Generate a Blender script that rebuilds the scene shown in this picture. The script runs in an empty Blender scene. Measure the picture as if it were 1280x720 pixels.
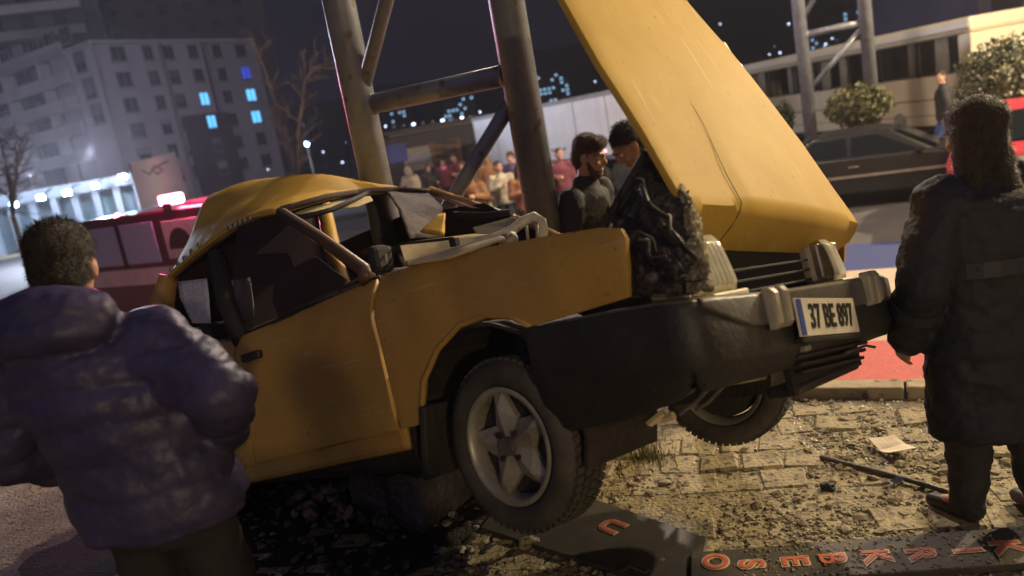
import bpy, bmesh, math, random
from mathutils import Vector, Matrix, Euler, noise
random.seed(7)
R = math.radians
sc = bpy.context.scene
col = sc.collection
V = Vector
# ------------------------------------------------------------------ camera
H = 1.85
PITCH, ROLL, FPX = R(11.5), R(10.2), 1000.0
FWD = V((0, math.cos(PITCH), -math.sin(PITCH)))
UP0 = V((0, math.sin(PITCH), math.cos(PITCH)))
RT0 = V((1, 0, 0))
CAM = V((0, 0, H))
cr, sr = math.cos(ROLL), math.sin(ROLL)
RT = RT0*cr - UP0*sr
UP = RT0*sr + UP0*cr
cd = bpy.data.cameras.new('camera')
cam = bpy.data.objects.new('camera', cd); col.objects.link(cam)
cam.matrix_world = Matrix(((RT.x, UP.x, -FWD.x, 0), (RT.y, UP.y, -FWD.y, 0), (RT.z, UP.z, -FWD.z, H), (0, 0, 0, 1)))
cd.sensor_width = 36; cd.lens = 36*FPX/1280
cd.clip_start = .05; cd.clip_end = 2000
cd.dof.use_dof = True; cd.dof.focus_distance = 3.3; cd.dof.aperture_fstop = 1.8
sc.camera = cam
# ------------------------------------------------------------------ sky, lights, exposure
w = bpy.data.worlds.new('World'); sc.world = w; w.use_nodes = True
w.node_tree.nodes['Background'].inputs[0].default_value = (.0058, .0054, .0125, 1)
w.node_tree.nodes['Background'].inputs[1].default_value = 1.0
sc.view_settings.view_transform = 'Standard'; sc.view_settings.look = 'None'
sc.view_settings.exposure = .15; sc.view_settings.gamma = 1
sl = bpy.data.lights.new('city_glow', 'SUN'); sl.energy = .27; sl.angle = R(100); sl.color = (.80, .72, 1.0)
so = bpy.data.objects.new('city_glow', sl); col.objects.link(so)
so.rotation_euler = V((.1, .75, -.65)).to_track_quat('-Z', 'Y').to_euler()

def ray(x, y):
    return (FWD*FPX + RT*(x-640) - UP*(y-360)).normalized()
def at_Y(x, y, Y):
    d = ray(x, y); return CAM + d*(Y/d.y)
def at_z(x, y, z):
    d = ray(x, y); return CAM + d*((z-H)/d.z)
# ------------------------------------------------------------------ materials
def mat(name, c, c2=None, scale=6, rough=.6, metal=0, bump=0, bscale=None, emit=None, es=0, alpha=1, coat=0, spec=.5, trans=0, mixlo=.4, mixhi=.65, speck=None, scratch=None):
    m = bpy.data.materials.new(name); m.use_nodes = True
    nt = m.node_tree; b = nt.nodes['Principled BSDF']
    b.inputs['Base Color'].default_value = (*c, 1); b.inputs['Roughness'].default_value = rough
    b.inputs['Metallic'].default_value = metal; b.inputs['Specular IOR Level'].default_value = spec
    if coat: b.inputs['Coat Weight'].default_value = coat; b.inputs['Coat Roughness'].default_value = .12
    if trans: b.inputs['Transmission Weight'].default_value = trans
    if alpha < 1: b.inputs['Alpha'].default_value = alpha
    tc = nt.nodes.new('ShaderNodeTexCoord')
    out = None
    if c2:
        n = nt.nodes.new('ShaderNodeTexNoise'); n.inputs['Scale'].default_value = scale; n.inputs['Detail'].default_value = 6
        n.inputs['Roughness'].default_value = .65
        nt.links.new(tc.outputs['Object'], n.inputs['Vector'])
        r = nt.nodes.new('ShaderNodeValToRGB'); r.color_ramp.elements[0].position = mixlo; r.color_ramp.elements[1].position = mixhi
        r.color_ramp.elements[0].color = (*c, 1); r.color_ramp.elements[1].color = (*c2, 1)
        nt.links.new(n.outputs['Fac'], r.inputs[0]); out = r.outputs[0]
    if speck:   # fine specks of dirt: (colour, scale, threshold)
        n = nt.nodes.new('ShaderNodeTexNoise'); n.inputs['Scale'].default_value = speck[1]; n.inputs['Detail'].default_value = 3
        nt.links.new(tc.outputs['Object'], n.inputs['Vector'])
        r = nt.nodes.new('ShaderNodeValToRGB'); r.color_ramp.elements[0].position = speck[2]; r.color_ramp.elements[1].position = speck[2]+.06
        nt.links.new(n.outputs['Fac'], r.inputs[0])
        mx = nt.nodes.new('ShaderNodeMix'); mx.data_type = 'RGBA'
        mx.inputs[6].default_value = (*c, 1)
        if out: nt.links.new(out, mx.inputs[6])
        mx.inputs[7].default_value = (*speck[0], 1); nt.links.new(r.outputs[0], mx.inputs[0]); out = mx.outputs[2]
    if scratch:   # fine drawn-out scratches: (colour, stretch xyz, threshold)
        mp = nt.nodes.new('ShaderNodeMapping'); mp.inputs['Scale'].default_value = scratch[1]; mp.inputs['Rotation'].default_value = (0, .25, 0)
        n = nt.nodes.new('ShaderNodeTexNoise'); n.inputs['Scale'].default_value = 1; n.inputs['Detail'].default_value = 4
        nt.links.new(tc.outputs['Object'], mp.inputs[0]); nt.links.new(mp.outputs[0], n.inputs['Vector'])
        r = nt.nodes.new('ShaderNodeValToRGB'); r.color_ramp.elements[0].position = scratch[2]; r.color_ramp.elements[1].position = scratch[2]+.05
        nt.links.new(n.outputs['Fac'], r.inputs[0])
        mx = nt.nodes.new('ShaderNodeMix'); mx.data_type = 'RGBA'; mx.inputs[6].default_value = (*c, 1)
        if out: nt.links.new(out, mx.inputs[6])
        mx.inputs[7].default_value = (*scratch[0], 1); nt.links.new(r.outputs[0], mx.inputs[0]); out = mx.outputs[2]
    if out: nt.links.new(out, b.inputs['Base Color'])
    if bump:
        n = nt.nodes.new('ShaderNodeTexNoise'); n.inputs['Scale'].default_value = bscale or scale*3; n.inputs['Detail'].default_value = 5
        nt.links.new(tc.outputs['Object'], n.inputs['Vector'])
        bp = nt.nodes.new('ShaderNodeBump'); bp.inputs['Strength'].default_value = bump; bp.inputs['Distance'].default_value = .02
        nt.links.new(n.outputs['Fac'], bp.inputs['Height']); nt.links.new(bp.outputs[0], b.inputs['Normal'])
    if emit:
        b.inputs['Emission Color'].default_value = (*emit, 1); b.inputs['Emission Strength'].default_value = es
    return m
M = {}
M['yellow'] = mat('yellow_paint', (.52, .34, .075), (.46, .29, .06), 3, .6, spec=.08, scratch=((.62, .45, .16), (5, 60, 2.5), .66), bump=.04, bscale=5, speck=((.33, .21, .05), 30, .68))
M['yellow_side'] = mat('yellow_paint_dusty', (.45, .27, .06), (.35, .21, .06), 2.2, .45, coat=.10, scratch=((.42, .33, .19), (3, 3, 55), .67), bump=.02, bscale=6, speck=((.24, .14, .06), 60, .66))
M['cream'] = mat('cream_paint', (.62, .53, .33), (.5, .42, .27), 7, .5, bump=.1)
M['blackplastic'] = mat('black_bumper_plastic', (.014, .0135, .016), (.026, .024, .026), 9, .55, bump=.15, bscale=60)
M['greyplastic'] = mat('grey_plastic', (.33, .30, .24), (.22, .2, .17), 12, .5)
M['bumpertop'] = mat('worn_grey_bumper', (.11, .105, .10), (.07, .066, .063), 8, .5, bump=.15, bscale=50)
M['dark'] = mat('dark_recess', (.012, .011, .013), (.02, .018, .02), 6, .8)
M['under'] = mat('oily_underbody', (.018, .015, .016), (.035, .028, .026), 10, .7, bump=.4)
M['rubber'] = mat('tyre_rubber', (.035, .032, .029), (.085, .074, .06), 5, .85, bump=.2, bscale=40)
M['alloy'] = mat('dirty_alloy', (.34, .325, .27), (.2, .185, .15), 8, .4, .3)
M['glasslamp'] = mat('headlight_glass', (.70, .68, .56), (.55, .53, .45), 14, .14, trans=.35)
M['chrome'] = mat('bare_steel', (.55, .52, .45), (.35, .33, .28), 9, .3, .9)
M['plate'] = mat('plate_white', (.80, .76, .66), (.68, .64, .55), 14, .45)
M['plateblue'] = mat('plate_blue', (.03, .08, .35))
M['groundshade'] = mat('shade_dark_dirt', (.018, .015, .014), (.035, .028, .024), 9, .75, spec=.3, bump=1, bscale=50, speck=((.09, .08, .075), 60, .68))  # near-black ground colour standing in for shade
M['ink'] = mat('plate_black', (.01, .01, .01))
M['interior'] = mat('interior_cloth', (.05, .034, .036), (.075, .05, .05), 15, .85, bump=.3, bscale=90)
M['glass'] = mat('tinted_glass', (.03, .027, .032), None, rough=.06, alpha=.22)
M['brightpane'] = mat('bright_pane_colour', (.72, .68, .74), (.45, .42, .5), 60, .25, alpha=.95, bump=.5, bscale=90)
M['insul'] = mat('torn_insulation', (.022, .019, .022), (.17, .155, .14), 22, .8, bump=.9, bscale=50, mixlo=.54, mixhi=.76)
M['foam'] = mat('ragged_foam', (.42, .36, .22), (.12, .10, .07), 34, .9, bump=1, bscale=70)
M['steel'] = mat('galvanised_tube', (.18, .19, .23), (.125, .135, .17), 5, .45, .25, bump=.08, bscale=20, speck=((.11, .085, .06), 12, .62))
M['gravel'] = mat('gravel_dirt', (.18, .145, .085), (.30, .25, .14), 7, .7, bump=1, bscale=45, speck=((.06, .048, .038), 18, .58))
M['paver'] = mat('dirty_paver', (.30, .25, .14), (.19, .155, .09), 9, .7, bump=.6, bscale=45, speck=((.07, .055, .04), 30, .57))
M['stone'] = mat('loose_stone', (.29, .245, .16), (.14, .12, .085), 20, .9)
M['kerb'] = mat('kerb_concrete', (.34, .29, .19), (.24, .2, .14), 6, .85, bump=.5, speck=((.1, .08, .06), 14, .6))
M['redpath'] = mat('red_path_coating', (.52, .09, .08), (.42, .085, .075), 12, .65, bump=.4, bscale=80, speck=((.62, .26, .22), 50, .66))
M['pave'] = mat('beige_pavement', (.40, .32, .24), (.33, .26, .2), 2.5, .8, bump=.3, bscale=50)
M['bluestripe'] = mat('blue_road_paint', (.035, .05, .17), (.045, .055, .13), 4, .6)
M['asphalt'] = mat('asphalt', (.055, .05, .052), (.08, .072, .072), 3, .75, bump=.4, bscale=60)
M['white'] = mat('white_paint', (.72, .71, .69), (.6, .58, .57), 1.2, .45)
M['paper'] = mat('paper', (.7, .62, .5), (.6, .52, .42), 9, .8)
M['shaderock'] = mat('shade_dark_rubble', (.05, .045, .05), (.12, .1, .1), 12, .35, bump=.8)  # rubble coloured dark to paint in the shade by the car
M['pinkrock'] = mat('pink_rubble', (.34, .17, .18), (.2, .13, .13), 12, .5, bump=.8)
M['palerock'] = mat('pale_rubble', (.30, .28, .26), (.2, .18, .16), 14, .45, bump=.8)
M['signdark'] = mat('dark_sign_board', (.035, .03, .028), (.055, .045, .035), 7, .6, speck=((.11, .09, .06), 40, .66))
M['letter'] = mat('red_letter', (.50, .11, .05), (.38, .1, .06), 30, .6)
M['letterrim'] = mat('letter_rim', (.55, .40, .27), (.35, .25, .17), 30, .6)
M['skin'] = mat('skin', (.46, .26, .18), (.40, .21, .14), 12, .55)
M['hairblack'] = mat('dark_hair', (.018, .014, .013), (.035, .026, .02), 60, .6, bump=.8, bscale=130)
M['hairbrown'] = mat('brown_hair', (.10, .05, .022), (.05, .027, .015), 60, .6, bump=.8, bscale=130)
M['eye'] = mat('eye_white', (.7, .68, .64), rough=.2)
M['shoe'] = mat('black_shoe', (.02, .018, .018), rough=.5)
M['navy'] = mat('navy_quilted_cloth', (.006, .006, .015), (.009, .009, .022), 5, .7, bump=.5, bscale=22)
M['purple'] = mat('purple_grey_padded_cloth', (.050, .042, .115), (.028, .025, .08), 3, .5, bump=.4, bscale=16)
M['black'] = mat('black_cloth', (.016, .015, .018), (.024, .022, .026), 8, .8, bump=.3, bscale=40)
M['jean'] = mat('dark_denim', (.03, .04, .075), (.045, .055, .1), 20, .85)
M['bluejean'] = mat('blue_denim', (.07, .12, .3), (.1, .16, .36), 20, .85)
M['khaki'] = mat('khaki_cloth', (.30, .27, .15), (.23, .21, .12), 9, .85, bump=.4)
M['hivis'] = mat('yellow_safety_strip', (.7, .6, .12), rough=.5)
M['orange'] = mat('orange_strip', (.75, .26, .12), (.65, .2, .1), 10, .55)
M['maroon'] = mat('maroon_cloth', (.16, .035, .055), (.11, .03, .045), 9, .85)
M['pink'] = mat('pink_cloth', (.75, .2, .45), rough=.8)
M['beigecloth'] = mat('beige_cloth', (.42, .37, .27), (.34, .3, .22), 9, .85)
M['whitecloth'] = mat('white_cloth', (.62, .62, .66), rough=.8)
M['brown'] = mat('brown_cloth', (.24, .12, .05), (.17, .085, .04), 9, .85)
M['violet'] = mat('violet_cloth', (.075, .05, .13), (.055, .04, .1), 9, .85)
M['wall'] = mat('pale_facade_render', (.50, .46, .52), (.44, .4, .46), .25, .85)
M['wall2'] = mat('grey_facade_render', (.40, .38, .42), (.34, .32, .36), .3, .85)
M['slab'] = mat('white_balcony_parapet', (.62, .58, .62), (.54, .5, .55), .4, .8)
M['recess'] = mat('dark_balcony_wall', (.11, .10, .115), (.085, .08, .09), .4, .85)
M['darkclad'] = mat('dark_cladding', (.07, .055, .07), (.055, .045, .055), .4, .8)
M['tower'] = mat('dark_tower_render', (.14, .125, .145), (.11, .1, .12), .15, .9)
M['towerred'] = mat('dark_red_tower_render', (.15, .105, .12), (.12, .085, .10), .15, .9)
M['winframe'] = mat('window_frame', (.20, .19, .22))
M['windark'] = mat('dark_window_glass', (.035, .032, .042), rough=.12)
M['wincyan'] = mat('lit_window_cyan', (.1, .3, .5), emit=(.12, .50, .95), es=1.5)
M['winblue'] = mat('lit_window_blue', (.05, .08, .5), emit=(.05, .10, .85), es=.55)
M['winfar'] = mat('lit_window_far', (.2, .4, .5), emit=(.35, .62, .9), es=1.1)
M['farblock'] = mat('far_block_render', (.06, .055, .085), (.075, .07, .1), .1, .9)
M['hill'] = mat('dark_hillside', (.012, .012, .022), (.016, .015, .026), .02, 1)
M['busbeige'] = mat('bus_cream_paint', (.62, .54, .40), (.55, .48, .36), .8, .4, coat=.3)
M['curtain'] = mat('grey_curtain', (.55, .53, .47), (.42, .40, .36), 8, .9)
M['redlamp'] = mat('red_beacon', (.8, .05, .1), emit=(1.0, .10, .20), es=70)
M['redsmall'] = mat('red_marker', (.8, .2, .25), emit=(1.0, .30, .40), es=7)
M['whitelamp'] = mat('white_flood_lamp', (.8, .9, 1), emit=(.42, .72, 1.0), es=110)
M['bluelamp'] = mat('blue_white_lamp', (.6, .8, 1), emit=(.35, .65, 1.0), es=26)
M['warmlamp'] = mat('sodium_lamp', (1, .8, .5), emit=(1, .75, .4), es=30)
M['pinlamp'] = mat('distant_lamp', (.8, .8, .9), emit=(.62, .72, 1), es=5)
M['canopylit'] = mat('canopy_panel', (.24, .28, .32), (.18, .21, .25), .5, .5)
M['shopglass'] = mat('shop_front_glass', (.12, .2, .24), (.18, .26, .3), .7, .2)
M['vanwhite'] = mat('van_white_paint', (.40, .38, .41), (.30, .28, .31), 2, .4, coat=.3)
M['vandark'] = mat('dark_red_van_paint', (.06, .012, .02), (.04, .01, .016), 2, .4, coat=.4)
M['vanred'] = mat('red_vehicle_paint', (.40, .03, .05), (.32, .03, .05), 2, .4, coat=.4)
M['vanglass'] = mat('pale_blue_glass', (.22, .3, .45), rough=.15)
M['carblack'] = mat('black_car_paint', (.008, .008, .010), (.012, .012, .014), 3, .35, coat=.15)
M['carglass'] = mat('car_window_glass', (.008, .010, .014), rough=.15, spec=.3)
M['paleglass'] = mat('bright_reflecting_glass', (.22, .40, .58), rough=.12)
M['leafa'] = mat('leaf_olive', (.085, .085, .03), (.15, .14, .06), 8, .6)
M['leafb'] = mat('leaf_dark', (.03, .038, .018), (.05, .055, .025), 8, .6)
M['bark'] = mat('bark', (.10, .08, .075), (.06, .05, .045), 12, .9, bump=.6)
M['kioskbeige'] = mat('kiosk_beige', (.28, .25, .22), (.22, .2, .18), 2, .8)
M['kioskbrown'] = mat('kiosk_brown_panel', (.15, .085, .045), (.11, .065, .035), 5, .7)
M['kioskdark'] = mat('kiosk_dark', (.03, .028, .035), (.045, .04, .05), 2, .6)
M['kioskblue'] = mat('blue_shop_panel', (.06, .08, .3), (.045, .05, .2), 3, .6)
M['hose'] = mat('pale_hose', (.58, .54, .44), (.45, .42, .34), 14, .6)
M['poster'] = mat('pale_banner', (.58, .50, .54), (.5, .42, .46), .6, .7)
M['posterink'] = mat('banner_print', (.22, .18, .24))
M['roofpaint'] = M['yellow']
# ------------------------------------------------------------------ mesh helpers
def tri_basis(d):
    d = d.normalized(); a = V((0, 0, 1)) if abs(d.z) < .9 else V((1, 0, 0))
    s = d.cross(a).normalized(); return s, s.cross(d).normalized()
def box(bm, c, s, rot=None):
    m = Matrix.Translation(V(c)) @ (rot.to_matrix().to_4x4() if rot else Matrix()) @ Matrix.Diagonal((*s, 1))
    return bmesh.ops.create_cube(bm, size=1, matrix=m)['verts']
def sph(bm, c, r, sub=2, rot=None):
    if not hasattr(r, '__len__'): r = (r, r, r)
    m = Matrix.Translation(V(c)) @ (rot.to_4x4() if rot else Matrix()) @ Matrix.Diagonal((*r, 1))
    return bmesh.ops.create_icosphere(bm, subdivisions=sub, radius=1, matrix=m)['verts']
def loft(bm, rings, caps=True, closed=True):
    vs = [[bm.verts.new(p) for p in r] for r in rings]
    n = len(rings[0])
    for a, b in zip(vs, vs[1:]):
        for i in range(n if closed else n-1):
            bm.faces.new((a[i], a[(i+1) % n], b[(i+1) % n], b[i]))
    if caps:
        bm.faces.new(vs[0][::-1]); bm.faces.new(vs[-1])
    return vs
def tube(bm, pts, r, n=10, caps=True):
    pts = [V(p) for p in pts]; rings = []
    if not hasattr(r, '__len__'): r = [r]*len(pts)
    s = None
    for i, p in enumerate(pts):
        d = (pts[min(i+1, len(pts)-1)] - pts[max(i-1, 0)]).normalized()
        if s is None: s, t = tri_basis(d)
        else:
            s = (s - d*s.dot(d)).normalized(); t = s.cross(d)
        rings.append([p + (s*math.cos(a) + t*math.sin(a))*r[i] for a in [2*math.pi*k/n for k in range(n)]])
    loft(bm, rings, caps)
def cap(bm, p0, r0, p1, r1, n=12):
    tube(bm, [p0, p1], [r0, r1], n); sph(bm, p0, r0, 2); sph(bm, p1, r1, 2)
def ell_ring(c, rx, ry, n=20, rot=None):
    o = []
    for k in range(n):
        a = 2*math.pi*k/n; p = V((rx*math.cos(a), ry*math.sin(a), 0))
        if rot: p = rot @ p
        o.append(V(c)+p)
    return o
def poly_prism(bm, pts, off):
    """closed prism from a planar outline (3D points) pushed by off"""
    a = [bm.verts.new(V(p)) for p in pts]; b = [bm.verts.new(V(p)+V(off)) for p in pts]
    bm.faces.new(a); bm.faces.new(b[::-1]); n = len(a)
    for i in range(n): bm.faces.new((a[i], b[i], b[(i+1) % n], a[(i+1) % n]))
def mk(name, bm, m, parent=None, loc=None, rot=None, smooth=False, bevel=0, seg=2):
    bmesh.ops.recalc_face_normals(bm, faces=bm.faces)
    me = bpy.data.meshes.new(name); bm.to_mesh(me); bm.free()
    if smooth:
        for p in me.polygons: p.use_smooth = True
    for mm in (m if isinstance(m, (list, tuple)) else [m]): me.materials.append(mm)
    o = bpy.data.objects.new(name, me); col.objects.link(o)
    if parent: o.parent = parent
    if loc is not None: o.location = loc
    if rot is not None: o.rotation_euler = rot
    if bevel:
        b = o.modifiers.new('edge', 'BEVEL'); b.width = bevel; b.segments = seg; b.limit_method = 'ANGLE'; b.angle_limit = R(40)
    return o
def tag(o, label=None, cat=None, group=None, kind=None):
    if label: o['label'] = label
    if cat: o['category'] = cat
    if group: o['group'] = group
    if kind: o['kind'] = kind
    return o
def root(name, label, cat, loc=(0, 0, 0), rz=0, group=None):
    o = bpy.data.objects.new(name, None); col.objects.link(o); o.location = loc; o.rotation_euler = (0, 0, rz)
    o.empty_display_size = .2
    return tag(o, label, cat, group)
def bx(name, c, s, m, parent=None, bevel=0, rot=None):
    bm = bmesh.new(); box(bm, c, s, rot); return mk(name, bm, m, parent, bevel=bevel)
def linkcopy(o, parent=None, loc=None, rot=None):
    c = o.copy(); col.objects.link(c)
    if parent: c.parent = parent
    if loc is not None: c.location = loc
    if rot is not None: c.rotation_euler = rot
    return c
tmp_scene = bpy.data.scenes.new('workbench')   # modifiers are evaluated here, away from the growing scene
def bake(o):
    tmp_scene.collection.objects.link(o)
    tmp_scene.view_layers[0].update()
    with bpy.context.temp_override(scene=tmp_scene, view_layer=tmp_scene.view_layers[0]):
        dg = bpy.context.evaluated_depsgraph_get(); dg.update()
    me = bpy.data.meshes.new_from_object(o.evaluated_get(dg))
    tmp_scene.collection.objects.unlink(o)
    return me
def apply_mods(o):
    me = bake(o)
    old = o.data; o.modifiers.clear(); o.data = me; bpy.data.meshes.remove(old)
    return o
def blob(name, bm, m, parent=None, voxel=.014, smooth=5, wrinkle=0, wf=9, seed=0, stretch=(1, 1, 1)):
    """closed shapes fused into one continuous surface"""
    o = mk(name, bm, m, None)
    r = o.modifiers.new('r', 'REMESH'); r.mode = 'VOXEL'; r.voxel_size = voxel
    if smooth:
        s = o.modifiers.new('s', 'SMOOTH'); s.factor = .5; s.iterations = smooth
    apply_mods(o)
    me = o.data
    if wrinkle:
        nor = [v.normal.copy() for v in me.vertices]
        for v, nn in zip(me.vertices, nor):
            q = V((v.co.x*stretch[0], v.co.y*stretch[1], v.co.z*stretch[2]))*wf + V((seed*7.1, seed*3.3, 0))
            a = noise.noise(q) + .5*abs(noise.noise(q*2.3)) + .3*noise.noise(q*4.7)
            v.co += nn*(a*wrinkle)
    for p in me.polygons: p.use_smooth = True
    if not me.materials: me.materials.append(m)
    o.parent = parent
    return o
def strands(name, src, n, length, width, m, parent, flow=(0, 0, -1), mix=.8, seed=0):
    """fine hairs rooted on a surface, combed along flow"""
    rnd = random.Random(seed); me = src.data; P = me.polygons; vs, fs = [], []; fl = V(flow)
    for i in range(n):
        p = P[rnd.randrange(len(P))]; c = p.center; nn = p.normal
        d = (nn*(1-mix*.6) + (fl-nn*fl.dot(nn))*mix + V((rnd.gauss(0, .3), rnd.gauss(0, .3), rnd.gauss(0, .3)))).normalized()
        s = d.cross(nn); s = s.normalized()*width if s.length > 1e-4 else V((width, 0, 0))
        l = length*rnd.uniform(.5, 1.3); b = len(vs); mid = c+d*l*.55+nn*l*.12; tip = c+d*l
        vs += [c-s, c+s, mid-s*.7, mid+s*.7, tip]; fs += [(b, b+1, b+3, b+2), (b+2, b+3, b+4)]
    m2 = bpy.data.meshes.new(name); m2.from_pydata([tuple(v) for v in vs], [], fs); m2.materials.append(m)
    o = bpy.data.objects.new(name, m2); col.objects.link(o); o.parent = parent; o['kind'] = 'stuff'; return o
def text_obj(name, s, size, m, parent, mtx, ext=.002, off=0.0, ax='CENTER'):
    c = bpy.data.curves.new(name, 'FONT'); c.body = s; c.size = size; c.extrude = ext; c.offset = off
    c.align_x = ax; c.align_y = 'CENTER'
    t = bpy.data.objects.new(name, c)
    me = bake(t)
    bpy.data.objects.remove(t); bpy.data.curves.remove(c)
    me.materials.clear(); me.materials.append(m)
    o = bpy.data.objects.new(name, me); col.objects.link(o); o.parent = parent; o.matrix_local = mtx
    return o
def frame_m(x, y, z, o):
    x, y, z, o = V(x), V(y), V(z), V(o)
    return Matrix(((x.x, y.x, z.x, o.x), (x.y, y.y, z.y, o.y), (x.z, y.z, z.z, o.z), (0, 0, 0, 1)))
# ------------------------------------------------------------------ terrain
K1, K2 = at_z(990, 499, .0), at_z(1120, 499, .0)
E_ = (K2-K1).normalized(); N_ = V((-E_.y, E_.x, 0))
if N_.y < 0: N_ = -N_
ROADZ = -.50
def zs(s):
    if s < 0: return 0
    if s < .9: return .05
    if s < 4.6: return .05 + (ROADZ-.05)*(s-.9)/3.7
    return ROADZ
def S(p): return (V((p[0], p[1], 0))-K1).dot(N_)
def ghit(x, y):
    d = ray(x, y); t = .5
    while t < 400:
        p = CAM+d*t
        if p.z < zs(S(p)): break
        t += .01 if t < 20 else .1
    return CAM+d*t
def gz(x, y): return zs(S((x, y)))
def band(name, s0, s1, m, u0=-250, u1=250, dz=0, nu=2):
    bm = bmesh.new()
    ss = sorted(set([s0, s1] + [q for q in (.9, 4.6) if s0 < q < s1]))
    us = [u0+(u1-u0)*i/nu for i in range(nu+1)]
    g = [[bm.verts.new(K1+E_*u+N_*s+V((0, 0, zs(s+1e-4 if s == s0 else s-1e-4)+dz))) for u in us] for s in ss]
    for a, b in zip(g, g[1:]):
        for i in range(nu): bm.faces.new((a[i], a[i+1], b[i+1], b[i]))
    return tag(mk(name, bm, m), kind='structure')
sB, sC = S(ghit(1100, 336)), S(ghit(1100, 303))
plaza = band('ground', -60, 0, M['gravel'], -60, 60)
kerb_bm = bmesh.new()
kerb = tag(bpy.data.objects.new('kerb', None), kind='structure'); col.objects.link(kerb)
for i in range(40):
    u = -12+i*.6
    bm = bmesh.new(); c = K1+E_*(u+.3)+N_*.07+V((0, 0, .0))
    box(bm, (0, 0, 0), (.588, .14, .14)); mk('kerb_stone', bm, M['kerb'], kerb, c+V((0, 0, random.uniform(-.004, .004))), (0, 0, math.atan2(E_.y, E_.x)+random.uniform(-.006, .006)), bevel=.012)
bm = bmesh.new()
for sgn, u0, u1 in ((0, -250, -12), (1, 12, 250)):
    c = K1+E_*((u0+u1)/2)+N_*.07; box(bm, c, (u1-u0, .14, .14), Euler((0, 0, math.atan2(E_.y, E_.x))))
mk('kerb_run', bm, M['kerb'], kerb)
band('bicycle_path', .14, .9, M['redpath'])
band('pavement', .9, sB, M['pave'])
band('blue_stripe', sB, sC, M['bluestripe'])
band('road', sC, 420, M['asphalt'], -600, 600)
# pavers of the plaza: a herringbone of real blocks, uneven, dirt filled
pav_mesh = []
for k in range(5):
    bm = bmesh.new(); vs = box(bm, (0, 0, 0), (.19, .19, .06))
    for v in vs: v.co += V((random.uniform(-.02, .014), random.uniform(-.02, .014), random.uniform(-.008, .008)))
    bmesh.ops.bevel(bm, geom=list(bm.edges), offset=.012, segments=1, affect='EDGES')
    me = bpy.data.meshes.new('paver'); bm.to_mesh(me); bm.free(); me.materials.append(M['paver']); pav_mesh.append(me)
cells = []
ang = math.atan2(E_.y, E_.x)+R(12)
ex, ey = V((math.cos(ang), math.sin(ang), 0)), V((-math.sin(ang), math.cos(ang), 0))
for i in range(-30, 30):
    for j in range(-30, 30):
        p = ex*(i*.205+(j % 2)*.10)+ey*(j*.205)+V((.6, 3.2, 0))
        if S(p) > -.12 or p.y < 1.7 or p.x < -2.3 or p.x > 3: continue
        if p.y < abs(p.x)*1.25: continue
        cells.append(p)
cells.sort(key=lambda p: p.length - (p.x > .2)*1.2)
def paver_z(p):
    b = noise.noise(V((p.x*1.6, p.y*1.6, 3)))
    return (-.022 if p.x > .6 and p.y > 2.9 else -.026) + .018*b + random.uniform(-.007, .006)
for p in cells[:290]:
    o = bpy.data.objects.new('paver', random.choice(pav_mesh)); col.objects.link(o); o.parent = plaza
    o.location = V((p.x, p.y, paver_z(p))); o.rotation_euler = (random.uniform(-.025, .025), random.uniform(-.025, .025), ang+random.choice((0, 1, 2, 3))*math.pi/2+random.uniform(-.09, .09))
bm = bmesh.new()
for p in cells[290:]:
    vs = box(bm, V((p.x, p.y, paver_z(p))), (.19, .19, .06), Euler((random.uniform(-.02, .02), random.uniform(-.02, .02), ang)))
o = mk('paver_field', bm, M['paver'], plaza, bevel=.01, seg=1); o['kind'] = 'stuff'
# loose gravel, thicker in patches, and crumbs of safety glass
def scatter(name, n, region, size, m, flat=.6, dens=None, z0=0.0):
    tb = bmesh.new()
    if size > .02: bmesh.ops.create_icosphere(tb, subdivisions=1, radius=1)
    else: bmesh.ops.create_cone(tb, cap_ends=True, segments=5, radius1=1, radius2=.6, depth=1.2)
    tv = [v.co.copy() for v in tb.verts]; tb.verts.index_update(); tf = [[v.index for v in f.verts] for f in tb.faces]; tb.free()
    vs, fs, k = [], [], 0
    rn = random.uniform
    while k < n:
        p = region()
        if dens and random.random() > dens(p): continue
        k += 1
        r = size*rn(.35, 1)**1.5*1.3
        mtx = Matrix.Translation(V((p.x, p.y, gz(p.x, p.y)+z0+r*flat*.4))) @ Euler((rn(-.4, .4), rn(-.4, .4), rn(0, 6.3))).to_matrix().to_4x4() @ Matrix.Diagonal((r*rn(.7, 1.4), r, r*flat, 1))
        b = len(vs)
        for v in tv: vs.append((mtx @ v) + V((rn(-1, 1), rn(-1, 1), rn(-1, 1)))*r*.18)
        for f in tf: fs.append([b+i for i in f])
    me = bpy.data.meshes.new(name); me.from_pydata([tuple(v) for v in vs], [], fs); me.materials.append(m)
    o = bpy.data.objects.new(name, me); col.objects.link(o); return o
DARKQ = lambda p: p.x < .30-.25*(p.y-2.2) and p.y < 3.6 and p.x > -2.3  # grit kept sparse where the ground is painted dark for shade
def near_region():
    while True:
        p = V((random.uniform(-2.2, 3.0), random.uniform(1.6, 4.6), 0))
        if S(p) < -.01: return p
def dens(p):
    if DARKQ(p): return .10
    return max(.05, .45+1.5*noise.noise(V((p.x*1.6, p.y*1.6, 9)))+ .35*(2.95-p.y))
tag(scatter('gravel', 15000, near_region, .0125, M['stone'], .6, dens), 'loose gravel and grit scattered over the broken pavers', 'gravel', kind='stuff')
tag(scatter('coarse_gravel', 1300, near_region, .024, M['stone'], .55, dens), 'coarser chips of broken paving mixed into the grit', 'gravel', kind='stuff')
def glass_region():
    while True:
        p = K1+E_*random.gauss(.4, .8)+N_*random.uniform(-.9, -.02)
        if p.y > 1.5: return p
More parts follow.
